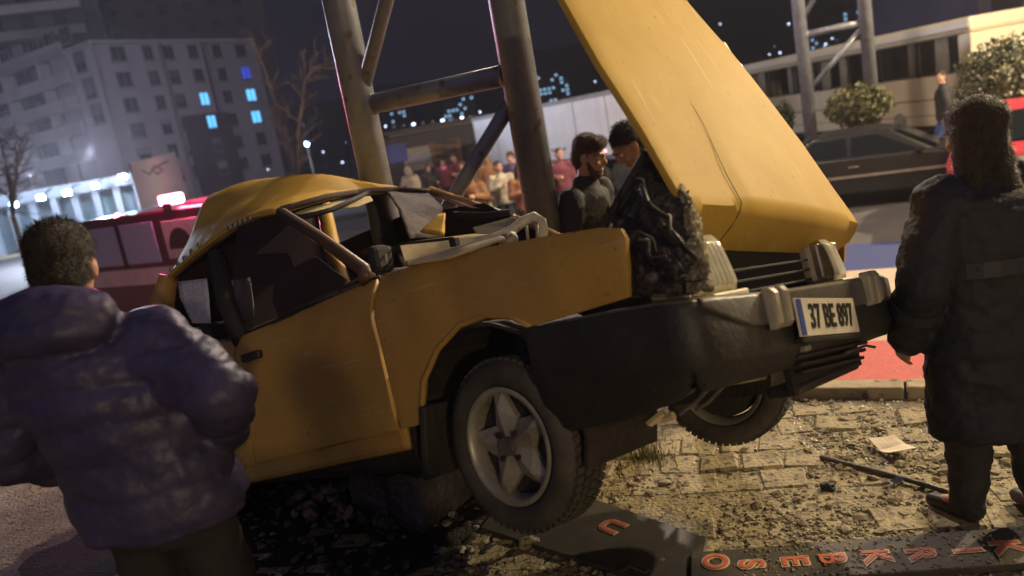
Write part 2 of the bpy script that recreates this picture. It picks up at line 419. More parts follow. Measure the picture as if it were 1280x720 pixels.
tag(scatter('glass_debris', 1500, glass_region, .008, mat('glass_crumb', (.75, .78, .8), rough=.08), .9), 'pale crumbs of broken safety glass along the kerb', 'broken glass', kind='stuff')
# ------------------------------------------------------------------ the wrecked car
CE = Euler((R(-10.69), R(-12.06), R(-41.18)))
CM = CE.to_matrix(); CT = V((.443, 2.850, H-1.366))
def cl(x, y, ax, val):
    d = CM.transposed() @ ray(x, y); o = CM.transposed() @ (CAM-CT)
    return o + d*((val-o[ax])/d[ax])
def cw(p): return CM @ V(p) + CT
car = root('wrecked_car', 'crashed yellow saloon with its bonnet up and nose hanging over the plaza', 'car', CT)
car.rotation_euler = CE
def ynear(x, z):
    y = .80 - .012*abs(z-.6)*2
    if z > .74: y -= .10*((z-.74)/.2)**2
    if x > .3: y -= .03*((x-.3)/.4)**2
    return -y
def side_panel(name, pts, m, sgn=1, thick=.02, parent=car, dent=0, cuts_x=36, cuts_z=22):
    """body-side panel: outline in (x, z), bowed to the car's flank, with folded-in thickness"""
    bm = bmesh.new()
    f = bm.faces.new([bm.verts.new((x, 0, z)) for x, z in pts])
    xs = [p[0] for p in pts]; zs_ = [p[1] for p in pts]
    for i in range(1, cuts_x):
        bmesh.ops.bisect_plane(bm, geom=bm.verts[:]+bm.edges[:]+bm.faces[:], plane_co=(min(xs)+(max(xs)-min(xs))*i/cuts_x, 0, 0), plane_no=(1, 0, 0))
    for i in range(1, cuts_z):
        bmesh.ops.bisect_plane(bm, geom=bm.verts[:]+bm.edges[:]+bm.faces[:], plane_co=(0, 0, min(zs_)+(max(zs_)-min(zs_))*i/cuts_z), plane_no=(0, 0, 1))
    for v in bm.verts:
        v.co.y = ynear(v.co.x, v.co.z)*sgn
        if dent: v.co.y += sgn*dent*(noise.noise(V((v.co.x*2.2, v.co.z*2.6, 5)))+.5*noise.noise(V((v.co.x*6, v.co.z*6, 2)))-1.3*abs(noise.noise(V((v.co.x*2.6+v.co.z*1.4, v.co.z*2.2-v.co.x*.8, 8))))+.3)
    o = mk(name, bm, m, parent, smooth=True)
    s = o.modifiers.new('t', 'SOLIDIFY'); s.thickness = thick; s.offset = 0
    b = o.modifiers.new('b', 'BEVEL'); b.width = .006; b.segments = 2; b.limit_method = 'ANGLE'; b.angle_limit = R(50)
    return o
arch = [(.212, .605), (.141, .648), (.042, .672), (-.091, .664), (-.217, .605), (-.322, .512), (-.360, .43), (-.377, .365)]
fender = [(-.525, .912), (-.30, .905), (0, .885), (.30, .852), (.52, .822), (.590, .803), (.602, .775), (.592, .70), (.570, .621), (.40, .613)] + arch + [(-.490, .358)]
side_panel('front_wing', fender, M['yellow_side'], 1, dent=.012)
side_panel('front_wing', [(x, z) for x, z in fender], M['yellow_side'], -1)
door = [(-.545, .905), (-.75, .895), (-1.05, .884), (-1.35, .868), (-1.53, .86), (-1.56, .80), (-1.56, .295), (-1.2, .318), (-.85, .34), (-.51, .358)]
dr = side_panel('door', door, M['yellow_side'], 1, dent=.016)
side_panel('door', door, M['yellow_side'], -1)
bx('door_handle', (-1.40, -.815, .76), (.15, .03, .035), M['blackplastic'], dr, .008)
reard = [(-1.575, .86), (-1.9, .85), (-2.2, .86), (-2.42, .93), (-2.45, .80), (-2.25, .60), (-2.14, .40), (-2.12, .275), (-1.575, .295)]
side_panel('rear_door', reard, M['yellow_side'], 1); side_panel('rear_door', reard, M['yellow_side'], -1)
quart = [(-2.43, .94), (-2.9, .95), (-3.33, .90), (-3.36, .50), (-3.30, .33), (-2.80, .30), (-2.79, .42), (-2.70, .55), (-2.58, .60), (-2.46, .61), (-2.34, .58), (-2.25, .60), (-2.46, .80)]
side_panel('rear_wing', quart, M['yellow_side'], 1); side_panel('rear_wing', quart, M['yellow_side'], -1)
# boot and tail
bm = bmesh.new()
loft(bm, [[V((x, -.72, z)), V((x, -.4, z+.03)), V((x, .4, z+.03)), V((x, .72, z)), V((x, .72, z-.03)), V((x, -.72, z-.03))] for x, z in ((-2.75, .97), (-3.1, .96), (-3.33, .91))])
mk('boot_lid', bm, M['yellow'], car, smooth=False, bevel=.01)
bx('tail_panel', (-3.345, 0, .62), (.04, 1.5, .55), M['yellow_side'], car, .01)
bx('rear_bumper', (-3.42, 0, .45), (.14, 1.6, .2), M['blackplastic'], car, .03)
for s in (-1, 1): bx('tail_light', (-3.37, s*.62, .70), (.04, .24, .16), M['vanred'], car, .01)
# underbody and sills
bm = bmesh.new()
box(bm, (-1.85, 0, .25), (2.75, 1.36, .14)); box(bm, (-.3, 0, .42), (.5, .5, .2)); box(bm, (.25, .1, .47), (.6, .7, .14)); box(bm, (-.95, -.70, .27), (1.0, .10, .12)); box(bm, (-.2, 0, .5), (.5, 1.0, .4))
mk('underbody', bm, M['under'], car, bevel=.03)
for s in (-1, 1):
    bx('sill', (-1.30, s*.755, .28), (1.60, .07, .10), M['yellow_side'], car, .02, rot=Euler((0, R(-3.4), 0)))
# wheel arch liner of each front wheel
for s in (-1, 1):
    bm = bmesh.new(); rr = []
    for k in range(15):
        a = math.pi*(-.12+1.24*k/14)
        rr.append((.395*math.cos(a), .30+.36*math.sin(a)))
    g = [[bm.verts.new((x-.07, s*y, z)) for x, z in rr] for y in (.79, .42)]
    for i in range(14): bm.faces.new((g[0][i], g[0][i+1], g[1][i+1], g[1][i]))
    bm.faces.new(g[1])
    o = mk('wheel_arch_liner', bm, M['under'], car, smooth=False); sd = o.modifiers.new('t', 'SOLIDIFY'); sd.thickness = .012
# arch lip
bm = bmesh.new(); tube(bm, [V((x, ynear(x, z)-.002, z)) for x, z in arch], .011, 8); mk('arch_lip', bm, M['yellow_side'], car, smooth=True)
# mud flap behind the near wheel
bx('mud_flap', (-.375, -.74, .30), (.03, .16, .26), M['under'], car, .01, rot=Euler((0, R(14), 0)))
# wheels ----------------------------------------------------------
def make_wheel(parent, loc, rot, rad=.275):
    """wheel axis along local y, outer face towards -y"""
    wl = bpy.data.objects.new('wheel', None); col.objects.link(wl); wl.parent = parent; wl.location = loc; wl.rotation_euler = rot
    n = 64; bm = bmesh.new()
    prof = [(.188, -.075), (.205, -.090), (.235, -.094), (.258, -.085), (.270, -.068), (.2755, -.03), (.2755, .03), (.270, .068), (.258, .085), (.235, .094), (.205, .09), (.188, .075)]
    k_ = rad/.2755
    rings = []
    for r, y in prof: rings.append([V((r*k_*math.cos(2*math.pi*i/n), y, r*k_*math.sin(2*math.pi*i/n))) for i in range(n)])
    vs = [[bm.verts.new(p) for p in r] for r in rings]
    for j in range(len(vs)):
        a, b = vs[j], vs[(j+1) % len(vs)]
        for i in range(n): bm.faces.new((a[i], a[(i+1) % n], b[(i+1) % n], b[i]))
    ty = mk('tyre', bm, M['rubber'], wl, smooth=True)
    bm = bmesh.new()   # tread blocks
    for i in range(56):
        for q, y in enumerate((-.052, -.018, .018, .052)):
            a = 2*math.pi*(i+.5*(q % 2))/56
            mtx = Matrix.Rotation(-a, 4, 'Y') @ Matrix.Translation((rad+.001, y, 0)) @ Matrix.Rotation(R(18 if q < 2 else -18), 4, 'X')
            c = [bm.verts.new(mtx @ V((sx*.006, sy*.013, sz*.011))) for sx in (-1, 1) for sy in (-1, 1) for sz in (-1, 1)]
            for f in ((4, 5, 7, 6), (0, 1, 5, 4), (2, 3, 7, 6), (0, 2, 6, 4), (1, 3, 7, 5)): bm.faces.new([c[k] for k in f])
    t = mk('tread', bm, M['rubber'], wl)
    t['kind'] = 'stuff'
    # rim: outer lip + barrel + star
    bm = bmesh.new()
    prof = [(.190, -.082), (.182, -.088), (.172, -.084), (.168, -.06), (.160, .0), (.165, .07), (.188, .075)]
    vs = [[bm.verts.new((r*math.cos(2*math.pi*i/n), y, r*math.sin(2*math.pi*i/n))) for i in range(n)] for r, y in prof]
    for a, b in zip(vs, vs[1:]):
        for i in range(n): bm.faces.new((a[i], a[(i+1) % n], b[(i+1) % n], b[i]))
    mk('rim', bm, M['alloy'], wl, smooth=True)
    bm = bmesh.new(); tube(bm, [V((0, -.03, 0)), V((0, .04, 0))], .155, 32); mk('brake_disc', bm, M['under'], wl)
    # star with five pointed spokes, broad at the hub
    bm = bmesh.new(); top = []; low = []
    for i in range(10):
        a = 2*math.pi*i/10 + R(97); 
        if i % 2 == 0:
            for da, r, dy in ((-.11, .172, .012), (.11, .172, .012)):
                top.append(V((r*math.cos(a+da), -.066+dy, r*math.sin(a+da))))
        else: top.append(V((.090*math.cos(a), -.052, .090*math.sin(a))))
    cvt = bm.verts.new((0, -.072, 0)); tv = [bm.verts.new(p) for p in top]; lv = [bm.verts.new(p+V((0, .022, 0))) for p in top]
    mid = []
    for i in range(5):   # a raised ridge along each spoke
        a = 2*math.pi*(2*i)/10 + R(97); mid.append(bm.verts.new((.12*math.cos(a), -.078, .12*math.sin(a))))
    N = len(tv)
    for i in range(5):
        a, b = tv[3*i], tv[3*i+1]; p, q = tv[(3*i-1) % N], tv[3*i+2]
        bm.faces.new((a, b, mid[i])); bm.faces.new((p, a, mid[i])); bm.faces.new((b, q, mid[i])); bm.faces.new((cvt, p, mid[i])); bm.faces.new((mid[i], q, cvt))
    for i in range(N): bm.faces.new((tv[i], lv[i], lv[(i+1) % N], tv[(i+1) % N]))
    bm.faces.new(lv)
    mk('star_spokes', bm, M['alloy'], wl, smooth=False, bevel=.003)
    bm = bmesh.new(); tube(bm, [V((0, -.055, 0)), V((0, -.088, 0))], [.034, .029], 20); mk('hub_cap', bm, M['bumpertop'], wl)
    for i in range(4):
        a = i*math.pi/2+R(45); bm = bmesh.new()
        tube(bm, [V((.052*math.cos(a), -.06, .052*math.sin(a))), V((.052*math.cos(a), -.079, .052*math.sin(a)))], .010, 6); mk('wheel_nut', bm, M['under'], wl)
    return wl
make_wheel(car, (-.006, -.705, .256), (0, 0, R(-3)))
make_wheel(car, (-.02, .66, .22), (0, R(20), R(190)))
make_wheel(car, (-2.48, -.69, .30), (0, 0, 0)); make_wheel(car, (-2.48, .69, .30), (0, 0, R(180)))
bm = bmesh.new(); tube(bm, [V((-.01, -.66, .25)), V((-.02, -.3, .32)), V((-.02, .3, .31)), V((-.02, .62, .22))], .028, 8); box(bm, (-.08, -.45, .34), (.12, .3, .04)); box(bm, (-.08, .45, .32), (.12, .3, .04))
tube(bm, [V((-.03, -.60, .34)), V((-.05, -.52, .75))], .05, 10)
mk('front_axle', bm, M['under'], car)
# bumper ----------------------------------------------------------
def bum_ring(f):  # f 0..1 from the near wheel arch round the nose to the far arch
    pts = [(.20, -.81), (.45, -.815), (.64, -.81), (.715, -.80), (.752, -.745), (.768, -.60), (.778, -.40), (.785, 0), (.775, .45), (.755, .60), (.70, .70), (.58, .745), (.30, .76)]
    t = f*(len(pts)-1); i = min(int(t), len(pts)-2); k = t-i
    q = [V((*pts[min(max(j, 0), len(pts)-1)], 0)) for j in (i-1, i, i+1, i+2)]
    p = .5*(2*q[1]+(q[2]-q[0])*k+(2*q[0]-5*q[1]+4*q[2]-q[3])*k*k+(3*q[1]-q[0]-3*q[2]+q[3])*k**3)
    return p, (q[2]-q[1]).normalized()
def bum_loft(name, prof, m, f0=0, f1=1, n=90, bev=.006):
    bm = bmesh.new(); rings = []
    for i in range(n+1):
        f = f0+(f1-f0)*i/n; p, d = bum_ring(f); q = bum_ring(max(0, f-.03))[1]+bum_ring(min(1, f+.03))[1]; q.normalize()
        nn = V((q.y, -q.x, 0))   # outward
        pr = prof(f) if callable(prof) else prof
        rings.append([p+nn*o+V((0, 0, z)) for o, z in pr])
    loft(bm, rings); return mk(name, bm, m, car, smooth=True, bevel=bev)
def zt(f):   # top edge: .605 at the arch, dips to the nose
    return .605 - .03*min(1, f/.3) - .080*max(0, (f-.35)/.65)
def zb(f):
    if f < .25: return .275+.10*(f/.25)**1.5
    return .345-.05*max(0, (f-.25)/.75)
bump = bum_loft('front_bumper', lambda f: [(-.06, zt(f)), (.002, zt(f)), (.012, zt(f)-.006), (.016, zt(f)-.02), (.017, zt(f)-.165), (.006, zt(f)-.18), (-.012, zb(f)+.02), (-.03, zb(f)), (-.07, zb(f))], M['blackplastic'], bev=.004)
bum_loft('bumper_strip', lambda f: [(-.02, zt(f)+.004), (.010, zt(f)+.003), (.021, zt(f)-.006), (.0225, zt(f)-.012), (.0225, zt(f)-.014-.071*min(1, (f-.31)/.12)), (.016, zt(f)-.018-.072*min(1, (f-.31)/.12)), (-.02, zt(f)-.018-.072*min(1, (f-.31)/.12))], M['bumpertop'], .315, 1, 60, .003)
bum_loft('bumper_strip', lambda f: [(-.02, zt(f)+.003), (.006, zt(f)+.002), (.012, zt(f)-.004), (-.02, zt(f)-.012)], M['bumpertop'], .03, .31, 24, .002)
# lower lip with cooling slats under the plate
for k in range(3):
    bx('intake_slat', (.768-.006*k, -.05, .340-.024*k), (.03, .56-.03*k, .011), M['blackplastic'], car, .003, rot=Euler((R(-3.5), 0, 0)))
bx('intake_back', (.735, -.05, .305), (.02, .56, .11), M['dark'], car)
bx('air_dam', (.70, -.06, .258), (.10, .52, .035), M['blackplastic'], car, .012)
for yy in (-.44, .315):
    for d in (-.034, .034):
        bm = bmesh.new(); zc = zt(.5)-.055+(.01 if yy < 0 else .0)
        loft(bm, [[V((.815, yy+d-.026, zc+dz)), V((.845+o, yy+d-.018, zc+dz)), V((.845+o, yy+d+.018, zc+dz)), V((.815, yy+d+.026, zc+dz))] for dz, o in ((-.06, -.012), (-.045, .0), (.04, .004), (.058, -.008))])
        for v in bm.verts: v.co.x -= .02
        mk('overrider', bm, M['greyplastic'], car, bevel=.006)
bx('indicator', (.795, -.30, .375), (.02, .045, .018), M['greyplastic'], car, .004)
# plate
pc = V((.822, -.150, .455)); pl = bx('number_plate', pc, (.008, .44, .112), M['plate'], car, .002)
pl.rotation_euler = (0, 0, 0)
bx('plate_band', (pc.x+.0055, pc.y-.202, pc.z), (.003, .03, .106), M['plateblue'], pl)
pm = frame_m((0, 1, 0), (0, 0, 1), (1, 0, 0), pc+V((.0062, .018, -.002)))
t = text_obj('plate_text', '37 BE 897', .100, M['ink'], pl, pm, .001, .0022)
t.scale = (.80, 1, 1)
pl.matrix_local = Matrix.Translation(pc+V((0, 0, -.006))) @ Matrix.Rotation(R(-5.5), 4, 'X') @ Matrix.Translation(-pc)
bx('plate_shelf', (.806, -.15, .382), (.04, .44, .016), M['blackplastic'], car, .004, rot=Euler((R(-5.5), 0, 0)))
# slam panel, grille void, headlights
bx('grille_back', (.60, -.04, .62), (.03, 1.14, .26), M['dark'], car)
for k in range(3): bx('grille_bar', (.63, -.10, .575+.035*k), (.02, .76, .008), M['dark'], car, .002)
bx('radiator', (.56, -.05, .58), (.05, .9, .34), M['under'], car, .01)
def headlight(y0, y1, near):
    zt0, zb0 = (.752, .585) if near else (.705, .555)
    xa, xb = (.70, .745) if near else (.70, .745)
    bm = bmesh.new(); n = 40; g = []
    for j in range(7):
        row = []
        for i in range(n+1):
            u, v = i/n, j/6; y = y0+(y1-y0)*u; ins = .018*(v if near else v)
            y += ins*(1 if (y1 > y0) else -1)*(1-2*u)
            x = xa+(xb-xa)*u-.03*v+(.0007 if near else .0009)*math.cos(u*n*.5*math.pi)-.02*(2*abs(u-.5))**6-.015*(2*abs(v-.5))**6
            row.append(bm.verts.new((x, y, zb0+(zt0-zb0)*v)))
        g.append(row)
    for a, b in zip(g, g[1:]):
        for i in range(n): bm.faces.new((a[i], a[i+1], b[i+1], b[i]))
    lens = mk('headlight', bm, M['glasslamp'], car, smooth=True); s = lens.modifiers.new('t', 'SOLIDIFY'); s.thickness = .006
    bx('lamp_housing', (.655, (y0+y1)/2, (zt0+zb0)/2), (.05, abs(y1-y0)-.02, zt0-zb0-.02), M['chrome'], lens, .01)
    bx('lamp_can', (.60, (y0+y1)/2, (zt0+zb0)/2-.005), (.10, abs(y1-y0)+.01, zt0-zb0), M['greyplastic'], lens, .012)
    return lens
headlight(-.665, -.465, True); headlight(.46, .255, False)
bx('lamp_bezel', (.70, -.57, .572), (.10, .20, .022), M['cream'], car, .006)
bx('lamp_bezel', (.69, .37, .543), (.10, .22, .022), M['cream'], car, .006)
# pale tie bar hanging under the apron and loose wire
bm = bmesh.new(); tube(bm, [cl(886, 482, 0, .60), cl(955, 470, 0, .60)], .011, 8); mk('tie_bar', bm, M['cream'], car, smooth=True)
bm = bmesh.new(); tube(bm, [cl(886, 484, 0, .60), cl(872, 500, 0, .58), cl(848, 518, 0, .56)], .007, 6); tube(bm, [cl(905, 482, 0, .60), cl(885, 503, 0, .57), cl(870, 512, 0, .56)], .006, 6); mk('torn_bracket', bm, M['bumpertop'], car)
bm = bmesh.new(); tube(bm, [cl(1040, 448, 0, .74), cl(1060, 440, 0, .78), cl(1082, 432, 0, .80), cl(1094, 434, 0, .82)], .005, 6); mk('torn_trim_strip', bm, M['bumpertop'], car)
bm = bmesh.new(); tube(bm, [cl(842, 520, 1, -.5), cl(826, 524, 1, -.5), cl(812, 530, 1, -.52), cl(830, 516, 1, -.5)], .014, 6); mk('crumpled_bracket', bm, M['cream'], car)
# bonnet ----------------------------------------------------------
A0, B0 = V((.711, -.62, .804)), V((.709, .66, .715))
UPD = V((-.31, 0, .95)); HY = (B0-A0).normalized(); HN = HY.cross(UPD).normalized()
if HN.x < 0: HN = -HN
HU = HN.cross(HY).normalized()
if HU.z < 0: HU = -HU
def hp(x, y):   # photo point onto the bonnet's plane -> (across, up)
    d = CM.transposed() @ ray(x, y); o = CM.transposed() @ (CAM-CT)
    p = o + d*((A0-o).dot(HN)/d.dot(HN)) - A0
    return p.dot(HY), p.dot(HU)
out = [hp(*q) for q in ((862, 268), (800, 160), (750, 80), (702, -6))]
out += [(out[-1][0]+.03, 1.05), (out[-1][0]+.12, 1.10), (.55, 1.13)]
out += [hp(*q) for q in ((822, -6), (852, 8), (880, 40), (905, 68), (925, 92), (1000, 182), (1040, 238), (1072, 280))]
out += [hp(*q) for q in ((1079, 292), (1070, 301), (1000, 301), (950, 292), (920, 286), (892, 280))]
bm = bmesh.new(); bm.faces.new([bm.verts.new((u, v, 0)) for u, v in out])
for i in range(1, 16): bmesh.ops.bisect_plane(bm, geom=bm.verts[:]+bm.edges[:]+bm.faces[:], plane_co=(1.35*i/16, 0, 0), plane_no=(1, 0, 0))
for i in range(0, 18): bmesh.ops.bisect_plane(bm, geom=bm.verts[:]+bm.edges[:]+bm.faces[:], plane_co=(0, -.03+1.2*i/17, 0), plane_no=(0, 1, 0))
crs = [hp(*q) for q in ((927, 285), (918, 258), (900, 225), (870, 160), (845, 118), (830, 95))]
def crease_u(v):
    for (u0, v0), (u1, v1) in zip(crs, crs[1:]):
        if v0 <= v <= v1: return u0+(u1-u0)*(v-v0)/(v1-v0)
    return None
for i in range(18*3): pass
bmesh.ops.subdivide_edges(bm, edges=[e for e in bm.edges], cuts=1, use_grid_fill=True)
for vv in bm.verts:
    u, v = vv.co.x, vv.co.y
    dcr = .035*(1-((u-.62)/.7)**2)
    if v < .05: dcr -= .05*((.05-v)/.05)**2       # rolled front lip
    cu = crease_u(v)
    if cu is not None:
        fd = max(0, 1-v/crs[-1][1])**.7
        dcr += fd*(.010*math.tanh((u-cu)*18)*math.exp(-((u-cu)/.25)**2) - .006*math.exp(-((u-cu)/.015)**2))
    dcr += .006*noise.noise(V((u*2.5, v*2.5, 1)))
    vv.co = A0 + HY*u + HU*v + HN*dcr
bonnet = mk('bonnet', bm, M['yellow'], car, smooth=True)
sd = bonnet.modifiers.new('t', 'SOLIDIFY'); sd.thickness = .022; sd.offset = -1
bv = bonnet.modifiers.new('b', 'BEVEL'); bv.width = .007; bv.segments = 2; bv.limit_method = 'ANGLE'; bv.angle_limit = R(50)
bm = bmesh.new()   # crease line between the two halves of the pressing
pts = []
for i in range(24):
    v = crs[0][1]+(crs[-1][1]-crs[0][1])*i/23; u = crease_u(min(max(v, crs[0][1]), crs[-1][1]))
    dcr = .035*(1-((u-.62)/.7)**2)
    if v < .05: dcr -= .05*((.05-v)/.05)**2
    pts.append(A0+HY*u+HU*v+HN*(dcr-.001))
tube(bm, pts, [.0016*(1-i/26) for i in range(24)], 6); mk('bonnet_crease', bm, M['dark'], bonnet)
bm = bmesh.new()
for u in (.18, .62, 1.06): box(bm, (0, 0, 0), (.001, .001, .001))
for u in (.12, .62, 1.12):
    p0, p1 = A0+HY*u+HU*.08-HN*.045, A0+HY*u+HU*.95-HN*.045
    tube(bm, [p0, p1], .022, 6)
mk('bonnet_rib', bm, M['yellow_side'], bonnet)
# stay rods beside the bonnet
bm = bmesh.new(); tube(bm, [cl(763, 268, 1, -.70), cl(806, 190, 1, -.60)], .011, 8); mk('bonnet_stay', bm, M['dark'], car, smooth=True)
bm = bmesh.new(); tube(bm, [cl(757, 283, 1, -.70), cl(790, 238, 1, -.62), cl(815, 200, 1, -.55)], .007, 8); tube(bm, [cl(760, 300, 1, -.74), cl(766, 292, 1, -.72)], .013, 8); mk('gas_strut', bm, M['dark'], car, smooth=True)
# torn insulation and crumpled inner wing in front of the near wing
def sheet(name, quad, m, disp, freq, nu=26, nv=30, thick=.02, bulge=.0, nd=V((.5, -.85, .1)), parent=car, seed=0, ragged=0):
    """crumpled sheet spanned by columns of points (left edge list, right edge list)"""
    L, Rr = quad; bm = bmesh.new(); g = []
    def along(lst, t):
        t *= len(lst)-1; i = min(int(t), len(lst)-2); return lst[i].lerp(lst[i+1], t-i)
    for j in range(nv+1):
        a, b = along(L, j/nv), along(Rr, j/nv); row = []
        for i in range(nu+1):
            p = a.lerp(b, i/nu); q = p*freq+V((seed, 0, 0))
            e = min(1, 4*min(i/nu, 1-i/nu, j/nv, 1-j/nv)+.15)
            n_ = noise.noise(q)+.6*abs(noise.noise(q*2.1))+.35*noise.noise(q*4.3)
            p = p + nd*(n_*disp + bulge*math.sin(math.pi*i/nu)*math.sin(math.pi*(.15+.7*j/nv)))
            if ragged: p = p + V((noise.noise(q*3+V((9, 0, 0))), 0, noise.noise(q*3+V((0, 9, 0)))))*ragged
            row.append(bm.verts.new(p))
        g.append(row)
    for a, b in zip(g, g[1:]):
        for i in range(nu): bm.faces.new((a[i], a[i+1], b[i+1], b[i]))
    o = mk(name, bm, m, parent, smooth=True); s = o.modifiers.new('t', 'SOLIDIFY'); s.thickness = thick
    return o
Lm = [cl(802, 183, 1, -.52), cl(782, 232, 1, -.60), cl(762, 275, 1, -.66), cl(778, 320, 1, -.72), cl(785, 368, 1, -.76)]
Rm = [cl(832, 205, 1, -.52), cl(852, 238, 1, -.60), cl(864, 280, 1, -.68), cl(872, 325, 1, -.74), cl(876, 366, 1, -.76)]
sheet('torn_insulation', (Lm, Rm), M['insul'], .022, 13, bulge=.035, seed=3, ragged=.014)
for k in range(9):   # torn wires and hoses hanging out of the engine bay
    a = (790+7*(k % 5), 215+14*k); pts_ = []
    for i in range(7):
        pts_.append(cl(a[0]+i*(8+k % 3)+6*math.sin(k*2.1+i*1.7), a[1]+i*(13-k)+7*math.cos(k*1.3+i*2), 1, -.80+.02*math.sin(k+i)))
    bm = bmesh.new(); tube(bm, pts_, (.004, .007, .003)[k % 3], 6); mk('torn_hose', bm, (M['dark'], M['blackplastic'], M['bumpertop'], M['dark'])[k % 4], car, smooth=True)
Lf = [cl(832, 206, 1, -.56), cl(850, 252, 1, -.64), cl(856, 305, 1, -.72), cl(858, 362, 1, -.78)]
Rf = [cl(848, 222, 1, -.56), cl(874, 268, 1, -.64), cl(886, 312, 1, -.72), cl(892, 364, 1, -.78)]
sheet('ragged_foam', (Lf, Rf), M['foam'], .014, 26, nu=10, nv=34, bulge=.02, seed=8, ragged=.014, nd=V((.7, -.7, .1)))
sheet('inner_wing', ([cl(785, 340, 1, -.74), cl(787, 372, 1, -.74)], [cl(845, 345, 1, -.74), cl(860, 372, 1, -.74)]), mat('dented_grey_metal', (.24, .22, .2), (.1, .09, .085), 14, .4, .4, bump=.4), .02, 12, nu=12, nv=6, seed=5)
bx('engine_block', (.15, .05, .62), (.55, .7, .34), M['under'], car, .04)
bx('battery', (.35, .45, .78), (.2, .28, .2), M['blackplastic'], car, .01)
# cowl, wiper panel and pale hoses behind the wing
y_c = -.55
def slab4(name, px, yl, m, th=.03):
    P = [cl(x, y, 1, yy) for (x, y), yy in zip(px, yl)]
    bm = bmesh.new(); poly_prism(bm, P, CM.transposed() @ V((.1, .6, -.5))*th); return mk(name, bm, m, car, bevel=.005)
slab4('cowl_panel', ((498, 303), (592, 292), (628, 293), (505, 327)), (-.70, -.45, -.5, -.77), M['cream'], .05)
slab4('cowl_panel', ((508, 326), (626, 294), (632, 297), (560, 322), (509, 330)), (-.76, -.70, -.74, -.79, -.79), M['cream'], .02)
bm = bmesh.new(); tube(bm, [cl(596, 303, 1, -.55), cl(620, 297, 1, -.5), cl(640, 288, 1, -.45), cl(655, 276, 1, -.42), cl(668, 271, 1, -.40), cl(677, 277, 1, -.40), cl(679, 290, 1, -.42), cl(678, 300, 1, -.44)], .019, 10); mk('pale_hose', bm, M['hose'], car, smooth=True)
bm = bmesh.new(); tube(bm, [cl(640, 296, 1, -.55), cl(642, 300, 1, -.6), cl(628, 305, 1, -.6)], .02, 8); tube(bm, [cl(658, 282, 1, -.5), cl(660, 300, 1, -.5)], .006, 6); tube(bm, [cl(671, 280, 1, -.5), cl(672, 300, 1, -.5)], .006, 6); mk('hose_bracket', bm, M['greyplastic'], car, smooth=True)
slab4('bulkhead_shelf', ((590, 284), (642, 270), (650, 276), (600, 300)), (-.35, -.3, -.3, -.4), M['greyplastic'], .04)
bm = bmesh.new(); tube(bm, [cl(568, 268, 1, -.2), cl(610, 269, 1, -.25), cl(640, 265, 1, -.25)], .014, 8); mk('wiper_arm', bm, M['dark'], car)
bm = bmesh.new(); tube(bm, [cl(500, 305, 1, -.72), cl(565, 298, 1, -.74), cl(572, 302, 1, -.74)], .006, 6); box(bm, cl(568, 303, 1, -.75), (.03, .02, .025)); mk('washer_jet', bm, M['dark'], car)
# roof: a buckled sheet, ridge pushed up ------------------------------------
rows = [
 [cl(350, 260, 1, -.62), cl(408, 244, 1, -.35), cl(458, 237, 1, -.05), cl(500, 235, 1, .28), cl(537, 238, 1, .60)],
 [cl(308, 269, 1, -.63), cl(342, 241, 1, -.42), cl(398, 219, 1, -.18), cl(452, 227, 1, .25), cl(505, 236, 1, .62)],
 [cl(264, 300, 1, -.64), cl(286, 262, 1, -.45), cl(332, 224, 1, -.22), cl(392, 224, 1, .22), cl(460, 232, 1, .62)],
 [cl(236, 322, 1, -.64), cl(256, 282, 1, -.46), cl(290, 233, 1, -.24), cl(360, 230, 1, .20), cl(430, 236, 1, .62)],
 [cl(211, 345, 1, -.64), cl(236, 300, 1, -.46), cl(262, 244, 1, -.26), cl(325, 238, 1, .18), cl(400, 240, 1, .62)]]
def cat(q, k): return .5*(2*q[1]+(q[2]-q[0])*k+(2*q[0]-5*q[1]+4*q[2]-q[3])*k*k+(3*q[1]-q[0]-3*q[2]+q[3])*k**3)
def cat_line(P, n):
    o = []
    for i in range(len(P)-1):
        a = P[i-1] if i else P[0]*2-P[1]; d = P[i+2] if i+2 < len(P) else P[-1]*2-P[-2]
        for k in range(n): o.append(cat((a, P[i], P[i+1], d), k/n))
    return o+[P[-1]]
c_rows = [cat_line(r, 8) for r in rows]; grid = [list(q) for q in zip(*[cat_line(list(c), 8) for c in zip(*c_rows)])]
bm = bmesh.new(); g = [[bm.verts.new(p+V((0, 0, .008*noise.noise(p*3.1)+.005*noise.noise(p*8)))) for p in r] for r in grid]
for a, b in zip(g, g[1:]):
    for i in range(len(a)-1): bm.faces.new((a[i], a[i+1], b[i+1], b[i]))
roof = mk('roof', bm, M['yellow'], car, smooth=True)
bm = bmesh.new(); g = [[bm.verts.new(p+V((0, 0, -.045))) for p in r] for r in grid[1:]]
for a, b in zip(g, g[1:]):
    for i in range(len(a)-1): bm.faces.new((a[i], a[i+1], b[i+1], b[i]))
mk('headliner', bm, M['dark'], car, smooth=True)
sd = roof.modifiers.new('t', 'SOLIDIFY'); sd.thickness = .03; sd.offset = -1
